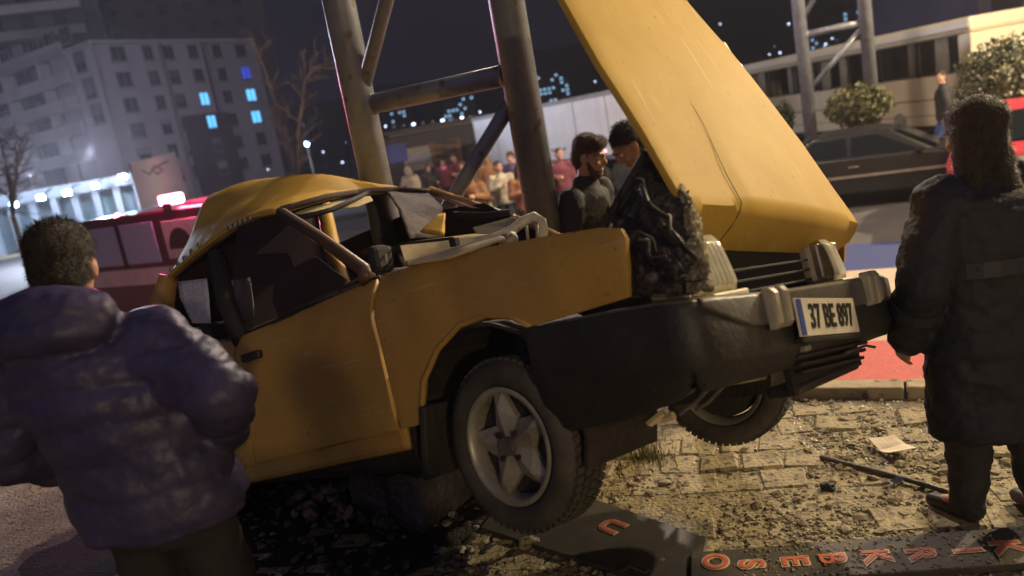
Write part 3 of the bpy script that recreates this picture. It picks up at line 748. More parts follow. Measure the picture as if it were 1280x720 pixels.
# gutter rail with a row of bright rivets along the near edge
bm = bmesh.new(); rail = [V(p)+V((0, -.012, -.012)) for p in (rows[0][0], rows[1][0], rows[2][0], rows[3][0], rows[4][0])]
rail_s = []
for i in range(len(rail)-1):
    for k in range(6): rail_s.append(rail[i].lerp(rail[i+1], k/6))
tube(bm, rail_s+[rail[-1]], .014, 8); mk('roof_gutter', bm, M['yellow_side'], car, smooth=True)
for k in range(10):
    p = rail[0].lerp(rail[2], .35+.65*k/9) if k < 5 else rail[2].lerp(rail[4], (k-4)/6)
    bx('gutter_clip', p+V((0, -.012, .02)), (.03, .012, .022), M['chrome'], car, .004)
bm = bmesh.new(); tube(bm, [V(p)+V((.012, 0, -.008)) for p in rows[0]], .014, 8); mk('windscreen_header', bm, M['interior'], car, smooth=True)
slab4('sun_visor', ((366, 262), (462, 244), (466, 250), (446, 258), (370, 267)), (-.5, -.1, -.1, -.2, -.5), M['cream'], .015)
bm = bmesh.new(); tube(bm, [rows[0][2]+V((.03, 0, -.02)), cl(415, 262, 1, -.42), cl(362, 276, 1, -.58)], .012, 8); mk('windscreen_seal', bm, M['dark'], car, smooth=True)
# pillars
def pillar(name, pts, r, m):
    bm = bmesh.new(); tube(bm, pts, r, 8); return mk(name, bm, m, car, smooth=True)
trim = M['interior']
pillar('windscreen_pillar', [V((-.58, -.75, .915)), cl(455, 338, 1, -.74), cl(405, 300, 1, -.68), rows[0][0]+V((0, 0, -.02))], [.035, .03, .024, .026], mat('dark_pillar_paint', (.10, .055, .03), (.06, .04, .03), 9, .45))
pillar('windscreen_pillar', [V((-.62, .73, .93)), V((-.95, .70, 1.18)), rows[0][4]], [.03, .026, .026], M['yellow_side'])
pillar('door_pillar', [cl(303, 424, 1, -.77), cl(284, 378, 1, -.73), cl(270, 318, 1, -.66)], [.05, .045, .04], M['dark'])
pillar('door_pillar', [V((-1.56, .77, .88)), V((-1.7, .66, 1.3)), rows[1][4]], .04, M['dark'])
pillar('rear_pillar', [V((-2.48, -.76, .93)), V((-2.52, -.70, 1.1)), rows[4][0]], [.09, .08, .05], M['yellow_side'])
pillar('rear_pillar', [V((-2.75, .74, .95)), V((-2.75, .68, 1.3)), rows[4][4]], [.07, .06, .05], M['yellow_side'])
# window frame moulding of the front door, waist seal
bm = bmesh.new(); tube(bm, [V((x, ynear(x, z)+.005, z+.006)) for x, z in door[:5]], .014, 8); mk('waist_seal', bm, M['dark'], car, smooth=True)
M['sagcloth'] = mat('dust_caked_glass', (.03, .02, .02), (.055, .04, .036), 9, .7, spec=.2, bump=.4)
# windscreen: crazed sheet sagging out of its frame on the far side
sheet('windscreen_sheet', ([cl(484, 240, 1, .12), cl(500, 262, 1, .02), cl(512, 298, 1, -.1)], [cl(536, 241, 1, .56), cl(553, 258, 1, .50), cl(556, 296, 1, .20)]), M['sagcloth'], .03, 6, nu=14, nv=14, thick=.006, seed=4)
sheet('crumpled_panel', ([cl(548, 270, 1, .12), cl(526, 291, 1, .0)], [cl(557, 268, 1, .14), cl(556, 296, 1, .0)]), M['yellow'], .012, 12, nu=6, nv=6, thick=.01)
sheet('bright_window_pane', ([cl(281, 352, 1, -.66), cl(289, 372, 1, -.70), cl(305, 402, 1, -.74)], [cl(312, 347, 1, -.66), cl(316, 374, 1, -.70), cl(317, 396, 1, -.74)]), M['brightpane'], .004, 12, nu=6, nv=6, thick=.004)  # pale panes paint the bright light showing at the rear side windows
sheet('bright_window_pane', ([cl(222, 352, 1, -.68), cl(225, 372, 1, -.72), cl(240, 404, 1, -.76)], [cl(258, 348, 1, -.68), cl(261, 372, 1, -.72), cl(263, 404, 1, -.76)]), M['brightpane'], .004, 12, nu=6, nv=6, thick=.004, seed=2)
def glass_pane(name, pts, m):
    bm = bmesh.new(); bm.faces.new([bm.verts.new(V(p)) for p in pts]); o = mk(name, bm, m, car); o.modifiers.new('t', 'SOLIDIFY').thickness = .004; return o
smoke = mat('dusty_window_glass', (.045, .028, .034), (.03, .02, .026), 3, .3, alpha=.5, spec=.2)
smoke2 = mat('far_window_glass', (.03, .02, .026), None, rough=.5, alpha=.93, spec=.1)
glass_pane('door_window', [V((-.60, -.77, .92)), V((-1.28, -.62, 1.36)), V((-1.62, -.64, 1.39)), cl(290, 380, 1, -.74), V((-1.54, -.77, .88))], smoke)
for pts in ([(-.66, .92), (-1.2, 1.38), (-1.62, 1.45), (-1.56, .90)], [(-1.60, .90), (-1.66, 1.5), (-2.6, 1.5), (-2.6, .95)]):
    glass_pane('far_window', [V((x, .72 if z < 1 else .62, z)) for x, z in pts], smoke2)
glass_pane('rear_window', [V((-2.85, -.66, 1.0)), V((-2.85, .66, 1.0)), rows[4][4]+V((-.02, 0, -.03)), rows[4][2]+V((-.02, 0, -.03)), rows[4][0]+V((-.02, 0, -.03))], smoke2)
# cabin: floor tub, dash, wheel, seats, mirror
bx('dashboard', (-.75, 0, .85), (.36, 1.36, .22), M['interior'], car, .05)
bm = bmesh.new()
tube(bm, [V((-1.02+.06*math.cos(a), .36+.18*math.sin(a), 1.0+.17*math.cos(a))) for a in [2*math.pi*k/20 for k in range(21)]], .014, 8); tube(bm, [V((-1.0, .36, 1.0)), V((-.8, .36, .86))], .02, 8)
mk('steering_wheel', bm, M['blackplastic'], car, smooth=True)
def seat(y):
    s = bpy.data.objects.new('seat', None); col.objects.link(s); s.parent = car; s.location = (-1.50, y, .5)
    bm = bmesh.new(); box(bm, (0, 0, 0), (.52, .5, .18)); mk('seat_base', bm, M['interior'], s, bevel=.05)
    bm = bmesh.new(); box(bm, (-.30, 0, .34), (.14, .48, .62), Euler((0, R(-12), 0))); mk('seat_back', bm, M['interior'], s, bevel=.055, seg=3)
    bm = bmesh.new(); box(bm, (-.375, 0, .72), (.10, .3, .17), Euler((0, R(-12), 0))); mk('head_restraint', bm, M['interior'], s, bevel=.04, seg=3)
seat(-.38); seat(.38)
bx('rear_seat', (-2.35, 0, .72), (.3, 1.25, .62), M['interior'], car, .06)
bm = bmesh.new(); Lq = [cl(343, 350, 1, -.62), cl(346, 398, 1, -.66)]
sheet('airbag_cloth', ([cl(343, 352, 1, -.64), cl(341, 378, 1, -.66), cl(352, 404, 1, -.68)], [cl(395, 320, 1, -.62), cl(432, 348, 1, -.64), cl(415, 384, 1, -.68)]), mat('dull_trim_cloth', (.075, .06, .055), (.10, .08, .07), 12, .7), .012, 5, bulge=.05, seed=6); bm.free()
bm = bmesh.new(); box(bm, cl(476, 324, 1, -.80), (.05, .09, .10)); mir = mk('door_mirror', bm, M['dark'], car, bevel=.02)
bm = bmesh.new(); tube(bm, [cl(482, 317, 1, -.85), cl(484, 330, 1, -.85)], .004, 6); mk('mirror_edge', bm, M['chrome'], mir)
# interior dark backing: roof lining and far doors' inner trim
bx('door_card', (-1.1, .74, .62), (1.1, .03, .5), M['interior'], car)
bx('door_card', (-1.1, -.74, .62), (1.0, .03, .48), M['interior'], car)
# ------------------------------------------------------------------ lattice mast the car ran into
def vert_at(x, y, Y):
    """ground point of a vertical line seen at a photo point, at distance Y"""
    p = at_Y(x, y, Y); return V((p.x, p.y, gz(p.x, p.y)))
def lattice(name, label, cat_group, f1, f2, r, top, bars, m, group=None):
    base = (f1+f2)/2; base.z = min(f1.z, f2.z)
    t = root(name, label, 'lattice mast', base, 0, group)
    for f in (f1, f2):
        bm = bmesh.new(); tube(bm, [f-base, f-base+V((0, 0, top))], r, 28)
        c = mk('chord', bm, m, t, smooth=False)
        for p in c.data.polygons: p.use_smooth = len(p.vertices) == 4
        bm = bmesh.new(); box(bm, f-base+V((0, 0, .015)), (r*3.4, r*3.4, .03)); pl = mk('base_plate', bm, m, t, bevel=.004)
        for sx in (-1, 1):
            for sy in (-1, 1):
                bm = bmesh.new(); q = f-base+V((sx*r*1.35, sy*r*1.35, .03)); tube(bm, [q, q+V((0, 0, .035))], .013, 6); mk('anchor_bolt', bm, M['bumpertop'], pl)
    d = (f2-f1); d.z = 0
    for nm, (a, za), (b, zb), rr in bars:
        p0 = f1+d*a-base; p1 = f1+d*b-base; p0.z = za-base.z; p1.z = zb-base.z
        bm = bmesh.new(); tube(bm, [p0, p1], rr, 18); o = mk(nm, bm, m, t)
        for p in o.data.polygons: p.use_smooth = len(p.vertices) == 4
        for q, s_ in ((p0, 1), (p1, -1)):   # weld collar at each joint
            bm = bmesh.new(); u = (p1-p0).normalized()*s_
            tube(bm, [q+u*(r*.80), q+u*(r*1.10)], [rr*1.22, rr*1.04], 18); mk('weld', bm, m, o)
    return t, base
F1, F2 = vert_at(470, 225, 5.05), vert_at(681, 285, 4.55)
def zat(f, d, k, x, y):   # height on the face of the mast seen at a photo point
    p = f+d*k; q = at_Y(x, y, p.y); return q.z
dF = F2-F1
zc1, zc2 = zat(F1, dF, 0, 452, 133), zat(F1, dF, 1, 640, 92)
zu0 = zat(F1, dF, 0, 446, 128); zu1 = zat(F1, dF, .30, 500, 0)
zl1 = zat(F1, dF, 1, 640, 110); zl0 = zat(F1, dF, .42, 563, 262)
sl_u = (zu1-zu0)/.30; sl_l = (zl1-zl0)/.58
lattice('lattice_mast', 'tall grey tubular steel lattice mast standing right behind the wrecked car', None, F1, F2, .098, 6.5,
  [('crossbar', (0, zc1), (1, zc2), .060), ('brace', (0, zu0), (1, zu0+sl_u), .043), ('brace', (1, zl1), (0, zl1-sl_l), .045), ('crossbar', (0, zu0+sl_u+.1), (1, zu0+sl_u+.1), .058)], M['steel'])
G1, G2 = vert_at(1009, 120, 16.6), vert_at(1090, 120, 16.2)
dG = G2-G1
gc0, gc1 = zat(G1, dG, 0, 1010, 43), zat(G1, dG, 1, 1088, 26)
gu0 = zat(G1, dG, 0, 1011, 28); gl1 = zat(G1, dG, 1, 1088, 28); gl0 = zat(G1, dG, .45, 1052, 76)
lattice('lattice_mast', 'slim tubular lattice mast standing in front of the cream bus', None, G1, G2, .128, 11,
  [('crossbar', (0, gc0), (1, gc1), .07), ('brace', (0, gu0), (1, gu0+1.7), .055), ('brace', (1, gl1), (0, gl1-(gl1-gl0)/.55), .055)], M['steel'])
# ------------------------------------------------------------------ people
def person(label, loc, face, h=1.75, pose=None, head=(0, 0, 0), lean=0, jacket=None, trousers=None, hair='short', hairm=None, vox=.014, group=None,
           beard=False, bulk=1.0, hood=False, hood_up=False, long=0.0, sil=None, wrinkle=.012, gloves=None, detail=True, seed=0, stripe=None, skirt=0, scarf=None, cap_=None, fingers=True, hairk=1.0, legk=1.0, pile=None, shoe=None, quilt=0):
    """face: heading angle (0 looks along +y). Joints are in metres for a 1.75 m person."""
    k = h/1.75
    t = root('person', label, 'person', loc, face, group)
    J = {'pel': V((0, 0, .94)), 'wai': V((0, 0, 1.10)), 'che': V((0, .0, 1.30)), 'nek': V((0, -.01, 1.48)), 'hed': V((0, .025, 1.635))}
    for s, n in ((-1, 'L'), (1, 'R')):
        J['sho'+n] = V((s*.185, -.005, 1.42)); J['elb'+n] = V((s*.245, -.03, 1.14)); J['wri'+n] = V((s*.25, .06, .90))
        J['hip'+n] = V((s*.092, 0, .92)); J['kne'+n] = V((s*.10, .03, .50)); J['ank'+n] = V((s*.105, -.02, .09)); J['toe'+n] = V((s*.125, .15, .035))
    if pose: J.update({a: V(b) for a, b in pose.items()})
    if lean:
        m = Matrix.Rotation(-lean, 3, 'X'); c = J['pel']
        for a in ('wai', 'che', 'nek', 'hed', 'shoL', 'shoR', 'elbL', 'elbR', 'wriL', 'wriR'):
            if not (pose and a in pose): J[a] = c + m @ (J[a]-c)
    J = {a: b*k for a, b in J.items()}
    HM = Euler((head[1]-lean*.6, head[2], head[0]), 'XYZ').to_matrix()
    def hl(p): return J['hed'] + HM @ (V(p)*k)
    # ---- body: one surface
    bm = bmesh.new()
    def e(c, r, rot=None): sph(bm, hl(c), [q*k for q in r], 3 if detail else 2, HM if rot is None else HM @ rot)
    e((0, -.012, .035), (.074, .092, .088)); e((0, .018, -.03), (.064, .072, .082)); e((0, .045, -.085), (.040, .042, .034))
    e((0, .098, -.012), (.0135, .020, .022)); e((0, .088, .012), (.010, .016, .03)); e((0, .078, .034), (.052, .018, .013))
    e((0, .088, -.058), (.024, .012, .0065)); e((0, .084, -.070), (.020, .012, .0065))
    e((-.038, .068, -.02), (.024, .02, .02)); e((.038, .068, -.02), (.024, .02, .02))
    for s in (-1, 1): e((s*.076, -.005, -.005), (.011, .022, .033))
    cap(bm, J['nek']-V((0, 0, .03*k)), .062*k, hl((0, -.012, -.06)), .054*k)
    loft(bm, [ell_ring(J['pel']-V((0, 0, .06*k)), .15*k, .10*k), ell_ring(J['pel'], .155*k, .105*k), ell_ring(J['wai'], .135*k, .095*k), ell_ring(J['che'], .155*k, .105*k), ell_ring(J['che'].lerp(J['nek'], .7), .12*k, .085*k), ell_ring(J['nek'], .06*k, .055*k)])
    for n, s in (('L', -1), ('R', 1)):
        cap(bm, J['sho'+n], .052*k, J['elb'+n], .042*k); cap(bm, J['elb'+n], .042*k, J['wri'+n], .027*k)
        cap(bm, J['hip'+n], .08*k, J['kne'+n], .055*k); cap(bm, J['kne'+n], .055*k, J['ank'+n], .038*k); cap(bm, J['ank'+n], .036*k, J['toe'+n], .03*k)
        if not fingers: sph(bm, J['wri'+n]+(J['wri'+n]-J['elb'+n]).normalized()*.06*k, .035*k, 2); continue
        d = (J['wri'+n]-J['elb'+n]).normalized(); nn = V((-s, .15, 0)); nn = (nn-d*nn.dot(d)).normalized(); sp = d.cross(nn)
        if sp.y < 0: sp = -sp
        w0 = J['wri'+n]
        rings = []
        for q, wd, th in ((0, .026, .02), (.03, .036, .018), (.07, .041, .015), (.092, .039, .011)):
            c = w0+d*q*k; rings.append([c+sp*(wd*k*math.cos(a))+nn*(th*k*math.sin(a)) for a in [2*math.pi*i/12 for i in range(12)]])
        loft(bm, rings)
        for i, (off, ln) in enumerate(((.031, .068), (.011, .078), (-.010, .072), (-.030, .056))):
            b0 = w0+d*.086*k+sp*off*k; b1 = b0+(d*.92+nn*.30+sp*off*1.2)*ln*.52*k; b2 = b1+(d*.62+nn*.75)*ln*.50*k
            cap(bm, b0, .0098*k, b1, .0092*k, 8); cap(bm, b1, .0092*k, b2, .0078*k, 8)
        b0 = w0+d*.028*k+sp*.03*k; b1 = b0+(d*.62+sp*.62+nn*.35)*.045*k; b2 = b1+(d*.85+sp*.15+nn*.45)*.036*k
        cap(bm, b0, .0135*k, b1, .0115*k, 8); cap(bm, b1, .0115*k, b2, .009*k, 8)
    body = blob('body', bm, M['skin'], t, min(vox, .0095) if detail else vox, 2)
    if detail:
        for s in (-1, 1):
            bm = bmesh.new(); sph(bm, hl((s*.031, .073, .008)), .0115*k, 2); ey = mk('eye', bm, M['eye'], t, smooth=True)
            bm = bmesh.new(); sph(bm, hl((s*.031, .0815, .008)), .0045*k, 2); mk('iris', bm, M['ink'], ey, smooth=True)
            bm = bmesh.new(); tube(bm, [hl((s*.014, .095, .030)), hl((s*.032, .094, .036)), hl((s*.052, .078, .031))], [.003*k, .004*k, .002*k], 6); mk('eyebrow', bm, hairm or M['hairblack'], t)
    # ---- hair
    hm = hairm or M['hairblack']
    if hair and not hood_up:
        bm = bmesh.new()
        sph(bm, hl((0, -.022-.05*(hairk-1), .055)), [q*k*hairk for q in (.084, .096, .083)], 3, HM); sph(bm, hl((0, -.055, -.005)), [q*k*hairk for q in (.076, .058, .075)], 3, HM)
        if hair == 'fringe': sph(bm, hl((0, .045, .098)), [q*k for q in (.066, .05, .032)], 3, HM)
        if hair == 'long':
            for s in (-1, 1): cap(bm, hl((s*.06*hairk, -.02, .02)), .045*k*hairk, hl((s*.085*hairk, -.03, -.20)), .04*k*hairk)
            cap(bm, hl((0, -.06, 0)), .07*k, hl((0, -.085, -.28)), .06*k)
        # cut the face free
        hb = blob('hair', bm, hm, t, max(.010, vox*.8), 3, .007, 26, seed)
        if vox < .015: strands('hair_strands', hb, 5200, .017*k*hairk, .0011, hm, hb, (.15, -.1, -1), .9, seed)
    if beard:
        bm = bmesh.new(); sph(bm, hl((0, .052, -.088)), [q*k for q in (.046, .045, .036)], 3, HM)
        for s in (-1, 1): cap(bm, hl((s*.062, .02, -.03)), .016*k, hl((s*.04, .055, -.085)), .02*k)
        cap(bm, hl((-.022, .092, -.046)), .006*k, hl((.022, .092, -.046)), .006*k)
        blob('beard', bm, hm, t, .009, 1, .006, 40, seed)
    if cap_:
        bm = bmesh.new(); sph(bm, hl((0, -.01, .062)), [q*k for q in (.088, .102, .072)], 3, HM); sph(bm, hl((0, .10, .045)), [q*k for q in (.06, .05, .010)], 2, HM)
        blob('cap', bm, cap_, t, .012, 2)
    # ---- jacket
    b = bulk; jm = jacket or M['black']; bm = bmesh.new()
    hem = J['pel']-V((0, 0, (.08+long)*k))
    wB = max(.17, .165+long*.06)
    secs = [(hem, wB*b, .125*b), (J['pel'], .178*b, .128*b), (J['wai'], .168*b, .125*b), (J['che'], .185*b, .138*b), (J['che'].lerp(J['nek'], .62), .165*b, .115*b), (J['nek']-V((0, 0, .02*k)), .095, .085), (J['nek']+V((0, .005, .045*k)), .072, .072)]
    loft(bm, [ell_ring(c, rx*k, ry*k, 24) for c, rx, ry in secs])
    for n in 'LR':
        cap(bm, J['sho'+n]+V((0, 0, -.01*k)), .078*k*b, J['elb'+n], .062*k*b); cap(bm, J['elb'+n], .062*k*b, J['wri'+n]-(J['wri'+n]-J['elb'+n]).normalized()*.01*k, .045*k*b)
    if hood:
        sph(bm, J['nek']+V((0, -.085, .02))*k, [q*k for q in (.135*b, .085*b, .10)], 3); cap(bm, J['nek']+V((-.09, .0, .03))*k, .045*k, J['nek']+V((.09, .0, .03))*k, .045*k)
    jk = blob('jacket', bm, jm, t, vox, 4, wrinkle, 8, seed, (1, 1, 1.7))
    if quilt:   # rows of padding held by sewn seams, each row puffing out a little differently
        me = jk.data; nor = [v.normal.copy() for v in me.vertices]
        for v, nn in zip(me.vertices, nor):
            ph = v.co.z/quilt + .35*noise.noise(v.co*3.1) + .10*v.co.x
            v.co += nn*(.020*abs(math.sin(math.pi*ph))**.6-.012)*(.6+.6*noise.noise(v.co*4+V((3, 0, 0))))
    if pile: strands('coat_pile', jk, pile, .013, .0014, jm, jk, (.25, -.2, -1), .95, seed)
    if hood_up:
        bm = bmesh.new(); sph(bm, hl((0, -.025, .03)), [q*k for q in (.112, .12, .128)], 3, HM); sph(bm, hl((0, -.055, -.09)), [q*k for q in (.13, .11, .10)], 3)
        blob('hood', bm, jm, t, vox, 4, wrinkle*1.2, 12, seed+4)
    if stripe:
        for n in 'LR':
            d = J['wri'+n]-J['elb'+n]; bm = bmesh.new(); tube(bm, [J['elb'+n]+d*.25, J['elb'+n]+d*.42], .066*k*b, 18); mk('reflective_strip', bm, stripe, jk, smooth=False)
        bm = bmesh.new(); loft(bm, [ell_ring(J['wai']+V((0, 0, z*k)), .187*k*b, .142*k*b, 28) for z in (.03, .09)], caps=False); mk('reflective_strip', bm, stripe, jk)
    if scarf:
        bm = bmesh.new(); loft(bm, [ell_ring(J['nek']+V((0, .01, z))*k, r*k, r*k, 18) for z, r in ((-.05, .11), (0, .115), (.05, .09))]); blob('scarf', bm, scarf, t, .016, 2, .012, 14, seed)
    # ---- trousers and shoes
    bm = bmesh.new()
    loft(bm, [ell_ring(J['pel']-V((0, 0, .10*k)), .152*k, .11*k), ell_ring(J['pel']+V((0, 0, .08*k)), .155*k, .115*k)])
    for n in 'LR':
        cap(bm, J['hip'+n], .092*k*legk, J['kne'+n], .072*k*legk); cap(bm, J['kne'+n], .072*k*legk, J['ank'+n]+V((0, 0, -.005*k)), .058*k*legk)
    blob('trousers', bm, trousers or M['jean'], t, vox, 4, wrinkle*.8, 9, seed+2, (1, 1, 1.6))
    for n in 'LR':
        bm = bmesh.new(); cap(bm, J['ank'+n]-V((0, .01, .035*k)), .045*k, J['toe'+n]+V((0, 0, .005)), .038*k)
        for v in bm.verts: v.co.z = max(v.co.z, J['toe'+n].z-.034*k)
        blob('shoe', bm, M['shoe'], t, .014, 2)
    return t
def stand(x, y, Y):   # ground under a photo point at distance Y
    return vert_at(x, y, Y)
def facing(deg): return R(deg)
# the man in front on the left, seen from behind, elbow out with the hand in a pocket
P = stand(122, 500, 2.2)
person('man in a dark purple padded jacket seen from behind beside the wrecked car', P, R(-8), 1.80,
       {'elbR': (.43, -.12, 1.26), 'wriR': (.25, .13, 1.06), 'elbL': (-.32, .02, 1.14), 'wriL': (-.24, .20, 1.0), 'hed': (-.03, .06, 1.625), 'nek': (-.01, .0, 1.48), 'pel': (.10, 0, .94), 'wai': (.09, 0, 1.10), 'che': (.05, 0, 1.30), 'hipL': (.0, 0, .92), 'hipR': (.20, 0, .92), 'kneL': (.02, .03, .5), 'kneR': (.24, .03, .5), 'ankL': (.02, -.02, .09), 'ankR': (.28, -.02, .09), 'toeL': (.0, .15, .035), 'toeR': (.30, .15, .035), 'shoR': (.205, -.005, 1.40)},
       head=(R(20), R(-6), R(4)), lean=R(4), jacket=M['purple'], trousers=M['black'], vox=.012, bulk=1.40, hood=True, long=-.03, wrinkle=.012, quilt=.105, seed=1)
# the person in front on the right
P = stand(1244, 560, 2.85)
person('person in a bulky dark navy hooded coat seen from behind at the kerb', P, R(14), 1.62,
       {'elbL': (-.35, -.05, 1.12), 'wriL': (-.31, .10, .86), 'elbR': (.33, -.02, 1.12), 'wriR': (.28, .12, .88), 'ankL': (-.10, .06, .09), 'toeL': (-.13, .22, .035), 'ankR': (.14, -.10, .09), 'toeR': (.17, .06, .035), 'kneR': (.13, .0, .5)},
       head=(R(12), R(-8), 0), jacket=M['navy'], trousers=M['black'], vox=.013, bulk=1.5, hood=False, hood_up=False, hair='long', hairm=mat('very_dark_brown_hair', (.035, .02, .016), (.02, .012, .01), 60, .6, bump=.8, bscale=130), long=.42, hairk=1.2, legk=1.3, stripe=mat('dull_coat_band', (.014, .016, .032), rough=.5), wrinkle=.018, seed=5)
# the two men working behind the bonnet
P = stand(722, 240, 4.75)
person('bearded brown haired man in black looking down behind the raised bonnet', P, R(-128), 1.70, {'elbR': (.27, .06, 1.16), 'wriR': (.18, .26, 1.02)},
       head=(R(6), R(-12), 0), lean=R(8), jacket=M['black'], trousers=M['jean'], hair='fringe', hairm=M['hairbrown'], beard=True, seed=9)
P = stand(846, 250, 4.5)
person('dark haired man in khaki with a pink orange sleeve bending under the bonnet', P, R(85), 1.76, {'elbL': (-.28, .14, 1.20), 'wriL': (-.22, .30, 1.02), 'elbR': (.30, .08, 1.16), 'wriR': (.20, .28, .98)},
       head=(R(10), R(-30), 0), lean=R(16), jacket=M['khaki'], trousers=M['jean'], stripe=M['hivis'], seed=12)
# crowd on the road beyond
crowd = [ # x, y of the head, distance, colours, options
 (509, 214, 10.5, 1.60, 'pale hooded person at the left end of the crowd beside the mast', dict(jacket=M['beigecloth'], hood_up=True, trousers=M['black'], bulk=1.3), 20),
 (552, 206, 11.5, 1.66, 'woman in a maroon coat with a bright pink scarf in the crowd', dict(jacket=M['maroon'], scarf=M['pink'], trousers=M['black'], hair='long', hairm=M['hairbrown']), 170),
 (567, 200, 13.0, 1.74, 'man in a rust brown coat standing behind the pink scarf', dict(jacket=M['maroon'], trousers=M['jean'], hairm=M['hairbrown']), 150),
 (588, 222, 11.0, 1.62, 'woman in an orange brown top and white skirt holding a bag near the brace', dict(jacket=M['brown'], trousers=M['whitecloth'], hair='long', hairm=M['hairbrown']), 160),
 (606, 202, 11.6, 1.72, 'tall woman with long light brown hair and tan coat in mid crowd', dict(jacket=M['brown'], trousers=M['khaki'], hair='long', hairm=mat('tan_hair', (.24, .13, .06), (.16, .08, .04), 50, .6), long=.3), 20),
 (622, 212, 12.2, 1.66, 'person in a beige jacket between the tan and violet coats', dict(jacket=M['beigecloth'], trousers=M['jean'], hairm=M['hairblack']), 180),
 (638, 200, 11.4, 1.74, 'man in a violet coat next to the thick right hand mast tube', dict(jacket=M['violet'], trousers=M['black'], hairm=M['hairbrown'], long=.25), 150),
 (656, 205, 12.8, 1.70, 'dark coated onlooker half hidden behind the thick mast tube', dict(jacket=M['black'], trousers=M['black']), 170),
 (718, 172, 13.5, 1.86, 'man in a dark cap far behind the bearded man', dict(jacket=M['black'], trousers=M['black'], cap_=M['black']), 180),
 (696, 196, 12.5, 1.70, 'onlooker in a maroon jacket seen between mast tube and bearded man', dict(jacket=M['maroon'], trousers=M['jean']), 170)]
crowd += [
 (534, 216, 12, 1.62, 'short woman in a black coat next to the pale hooded person', dict(jacket=M['black'], trousers=M['black'], hair='long', hairm=M['hairblack']), 200),
 (578, 212, 12, 1.60, 'woman in a khaki coat partly behind the slanting brace', dict(jacket=M['khaki'], trousers=M['black'], hair='long', hairm=M['hairbrown']), 150),
 (648, 214, 12, 1.64, 'woman in a brown coat at the edge of the thick mast tube', dict(jacket=M['brown'], trousers=M['black'], hair='long', hairm=M['hairbrown']), 190)]
for i, (x, y, Y, h, lab, kw, rz) in enumerate(crowd):
    hh = min(1.9, max(1.5, h)); d = ray(x, y-10); Y = min(24, max(12, (ROADZ+hh-H)/(d.z/d.y)))
    p = at_Y(x, y-10, Y); g = V((p.x, p.y, gz(p.x, p.y)))
    rq = random.Random(i*5+1)
    pz = {}
    for s_, n_ in ((-1, 'L'), (1, 'R')):
        if rq.random() < .55: pz['elb'+n_] = (s_*rq.uniform(.24, .30), rq.uniform(.0, .08), 1.14); pz['wri'+n_] = (s_*rq.uniform(.02, .22), rq.uniform(.20, .30), rq.uniform(1.02, 1.3))
    pz['kneL'] = (-.10, rq.uniform(0, .09), .5); pz['hed'] = (rq.uniform(-.03, .03), rq.uniform(.02, .07), 1.635)
    kw.setdefault('lean', R(rq.uniform(-2, 8))); kw.setdefault('head', (R(rq.uniform(-40, 40)), R(rq.uniform(-18, 5)), R(rq.uniform(-8, 8)))); kw.setdefault('bulk', rq.uniform(1.0, 1.25))
    person(lab, g, R(rz), hh, pz, detail=True, vox=.022, fingers=True, seed=30+i, group='onlookers on the road', wrinkle=.012, **kw)
P = V(at_Y(1180, 130, 16.0)); P.z = gz(P.x, P.y)
person('man in a black jacket and blue jeans walking past the cream bus', P, R(60), 1.86, {'kneR': (.10, .16, .52), 'ankR': (.10, .10, .12), 'toeR': (.12, .27, .06), 'kneL': (-.10, -.02, .50), 'ankL': (-.10, -.22, .12), 'toeL': (-.11, -.06, .035), 'elbL': (-.27, -.06, 1.15), 'wriL': (-.30, -.02, .90)},
       jacket=M['black'], trousers=M['bluejean'], vox=.018, seed=50, head=(R(60), 0, 0), bulk=1.15)
# ------------------------------------------------------------------ fallen totem sign
def gpt(x, y, z=.02):
    return at_z(x, y, z)
def letters(root_o, s, items, org, up, m, m2):
    """each letter is a part of the board; 'up' is the reading-up direction on the board"""
    base = root_o.location
    for ch, p, size in items:
        xd = V((up.y, -up.x, 0)).normalized(); yd = up.normalized()
        q = p-base
        r_ = text_obj('letter_rim', ch, size, m2, root_o, frame_m(xd, yd, (0, 0, 1), q+V((0, 0, .0025))), .001, .009)
        text_obj('letter', ch, size, m, root_o, frame_m(xd, yd, (0, 0, 1), q+V((0, 0, .005))), .001, .002)
ZS = .035
tl, tr_, br_, bl = gpt(879, 689, ZS), gpt(1284, 657, ZS), gpt(1284, 703, ZS), gpt(880, 733, ZS)
sg = root('sign_board', 'dark fallen sign board with red letters lying by the right person', 'sign', V((*((tl+br_)/2).xy, 0)))
b0 = sg.location
xe = (tr_-tl).normalized()
tl2 = tl-xe*.05
bm = bmesh.new(); poly_prism(bm, [q-b0+V((0, 0, 0)) for q in (tl2, tr_+xe*.5, br_+xe*.5, bl-xe*.05)], V((0, 0, -.03)))
mk('board', bm, M['signdark'], sg, bevel=.004)
its = []
for ch, x, y in (('K', 1257, 684), ('I', 1208, 689), ('R', 1150, 693), ('K', 1094, 696), ('B', 1039, 699), ('E', 992, 702), ('S', 938, 706), ('O', 893, 703)):
    its.append((ch, gpt(x, y, ZS), .132))
letters(sg, None, its, None, xe, M['letter'], M['letterrim'])
a_, b_, c_, d_ = gpt(648, 590, .022), gpt(885, 672, .022), gpt(868, 745, .022), gpt(600, 660, .022)
sg2 = root('sign_board', 'shadowed dark sign board with a single red U beside the front tyre', 'sign', V((*((a_+c_)/2).xy, 0)))
b0 = sg2.location; xe2 = (b_-a_).normalized()
bm = bmesh.new(); poly_prism(bm, [q-b0 for q in (a_, b_, c_, d_)], V((0, 0, -.03))); mk('board', bm, M['signdark'], sg2, bevel=.006)
letters(sg2, None, [('U', gpt(764, 658, .022), .15)], None, xe2, M['letter'], M['letterrim'])
letters(sg2, None, [('L', gpt(792, 712, .022), .14)], None, xe2, M['signdark'], M['bumpertop'])
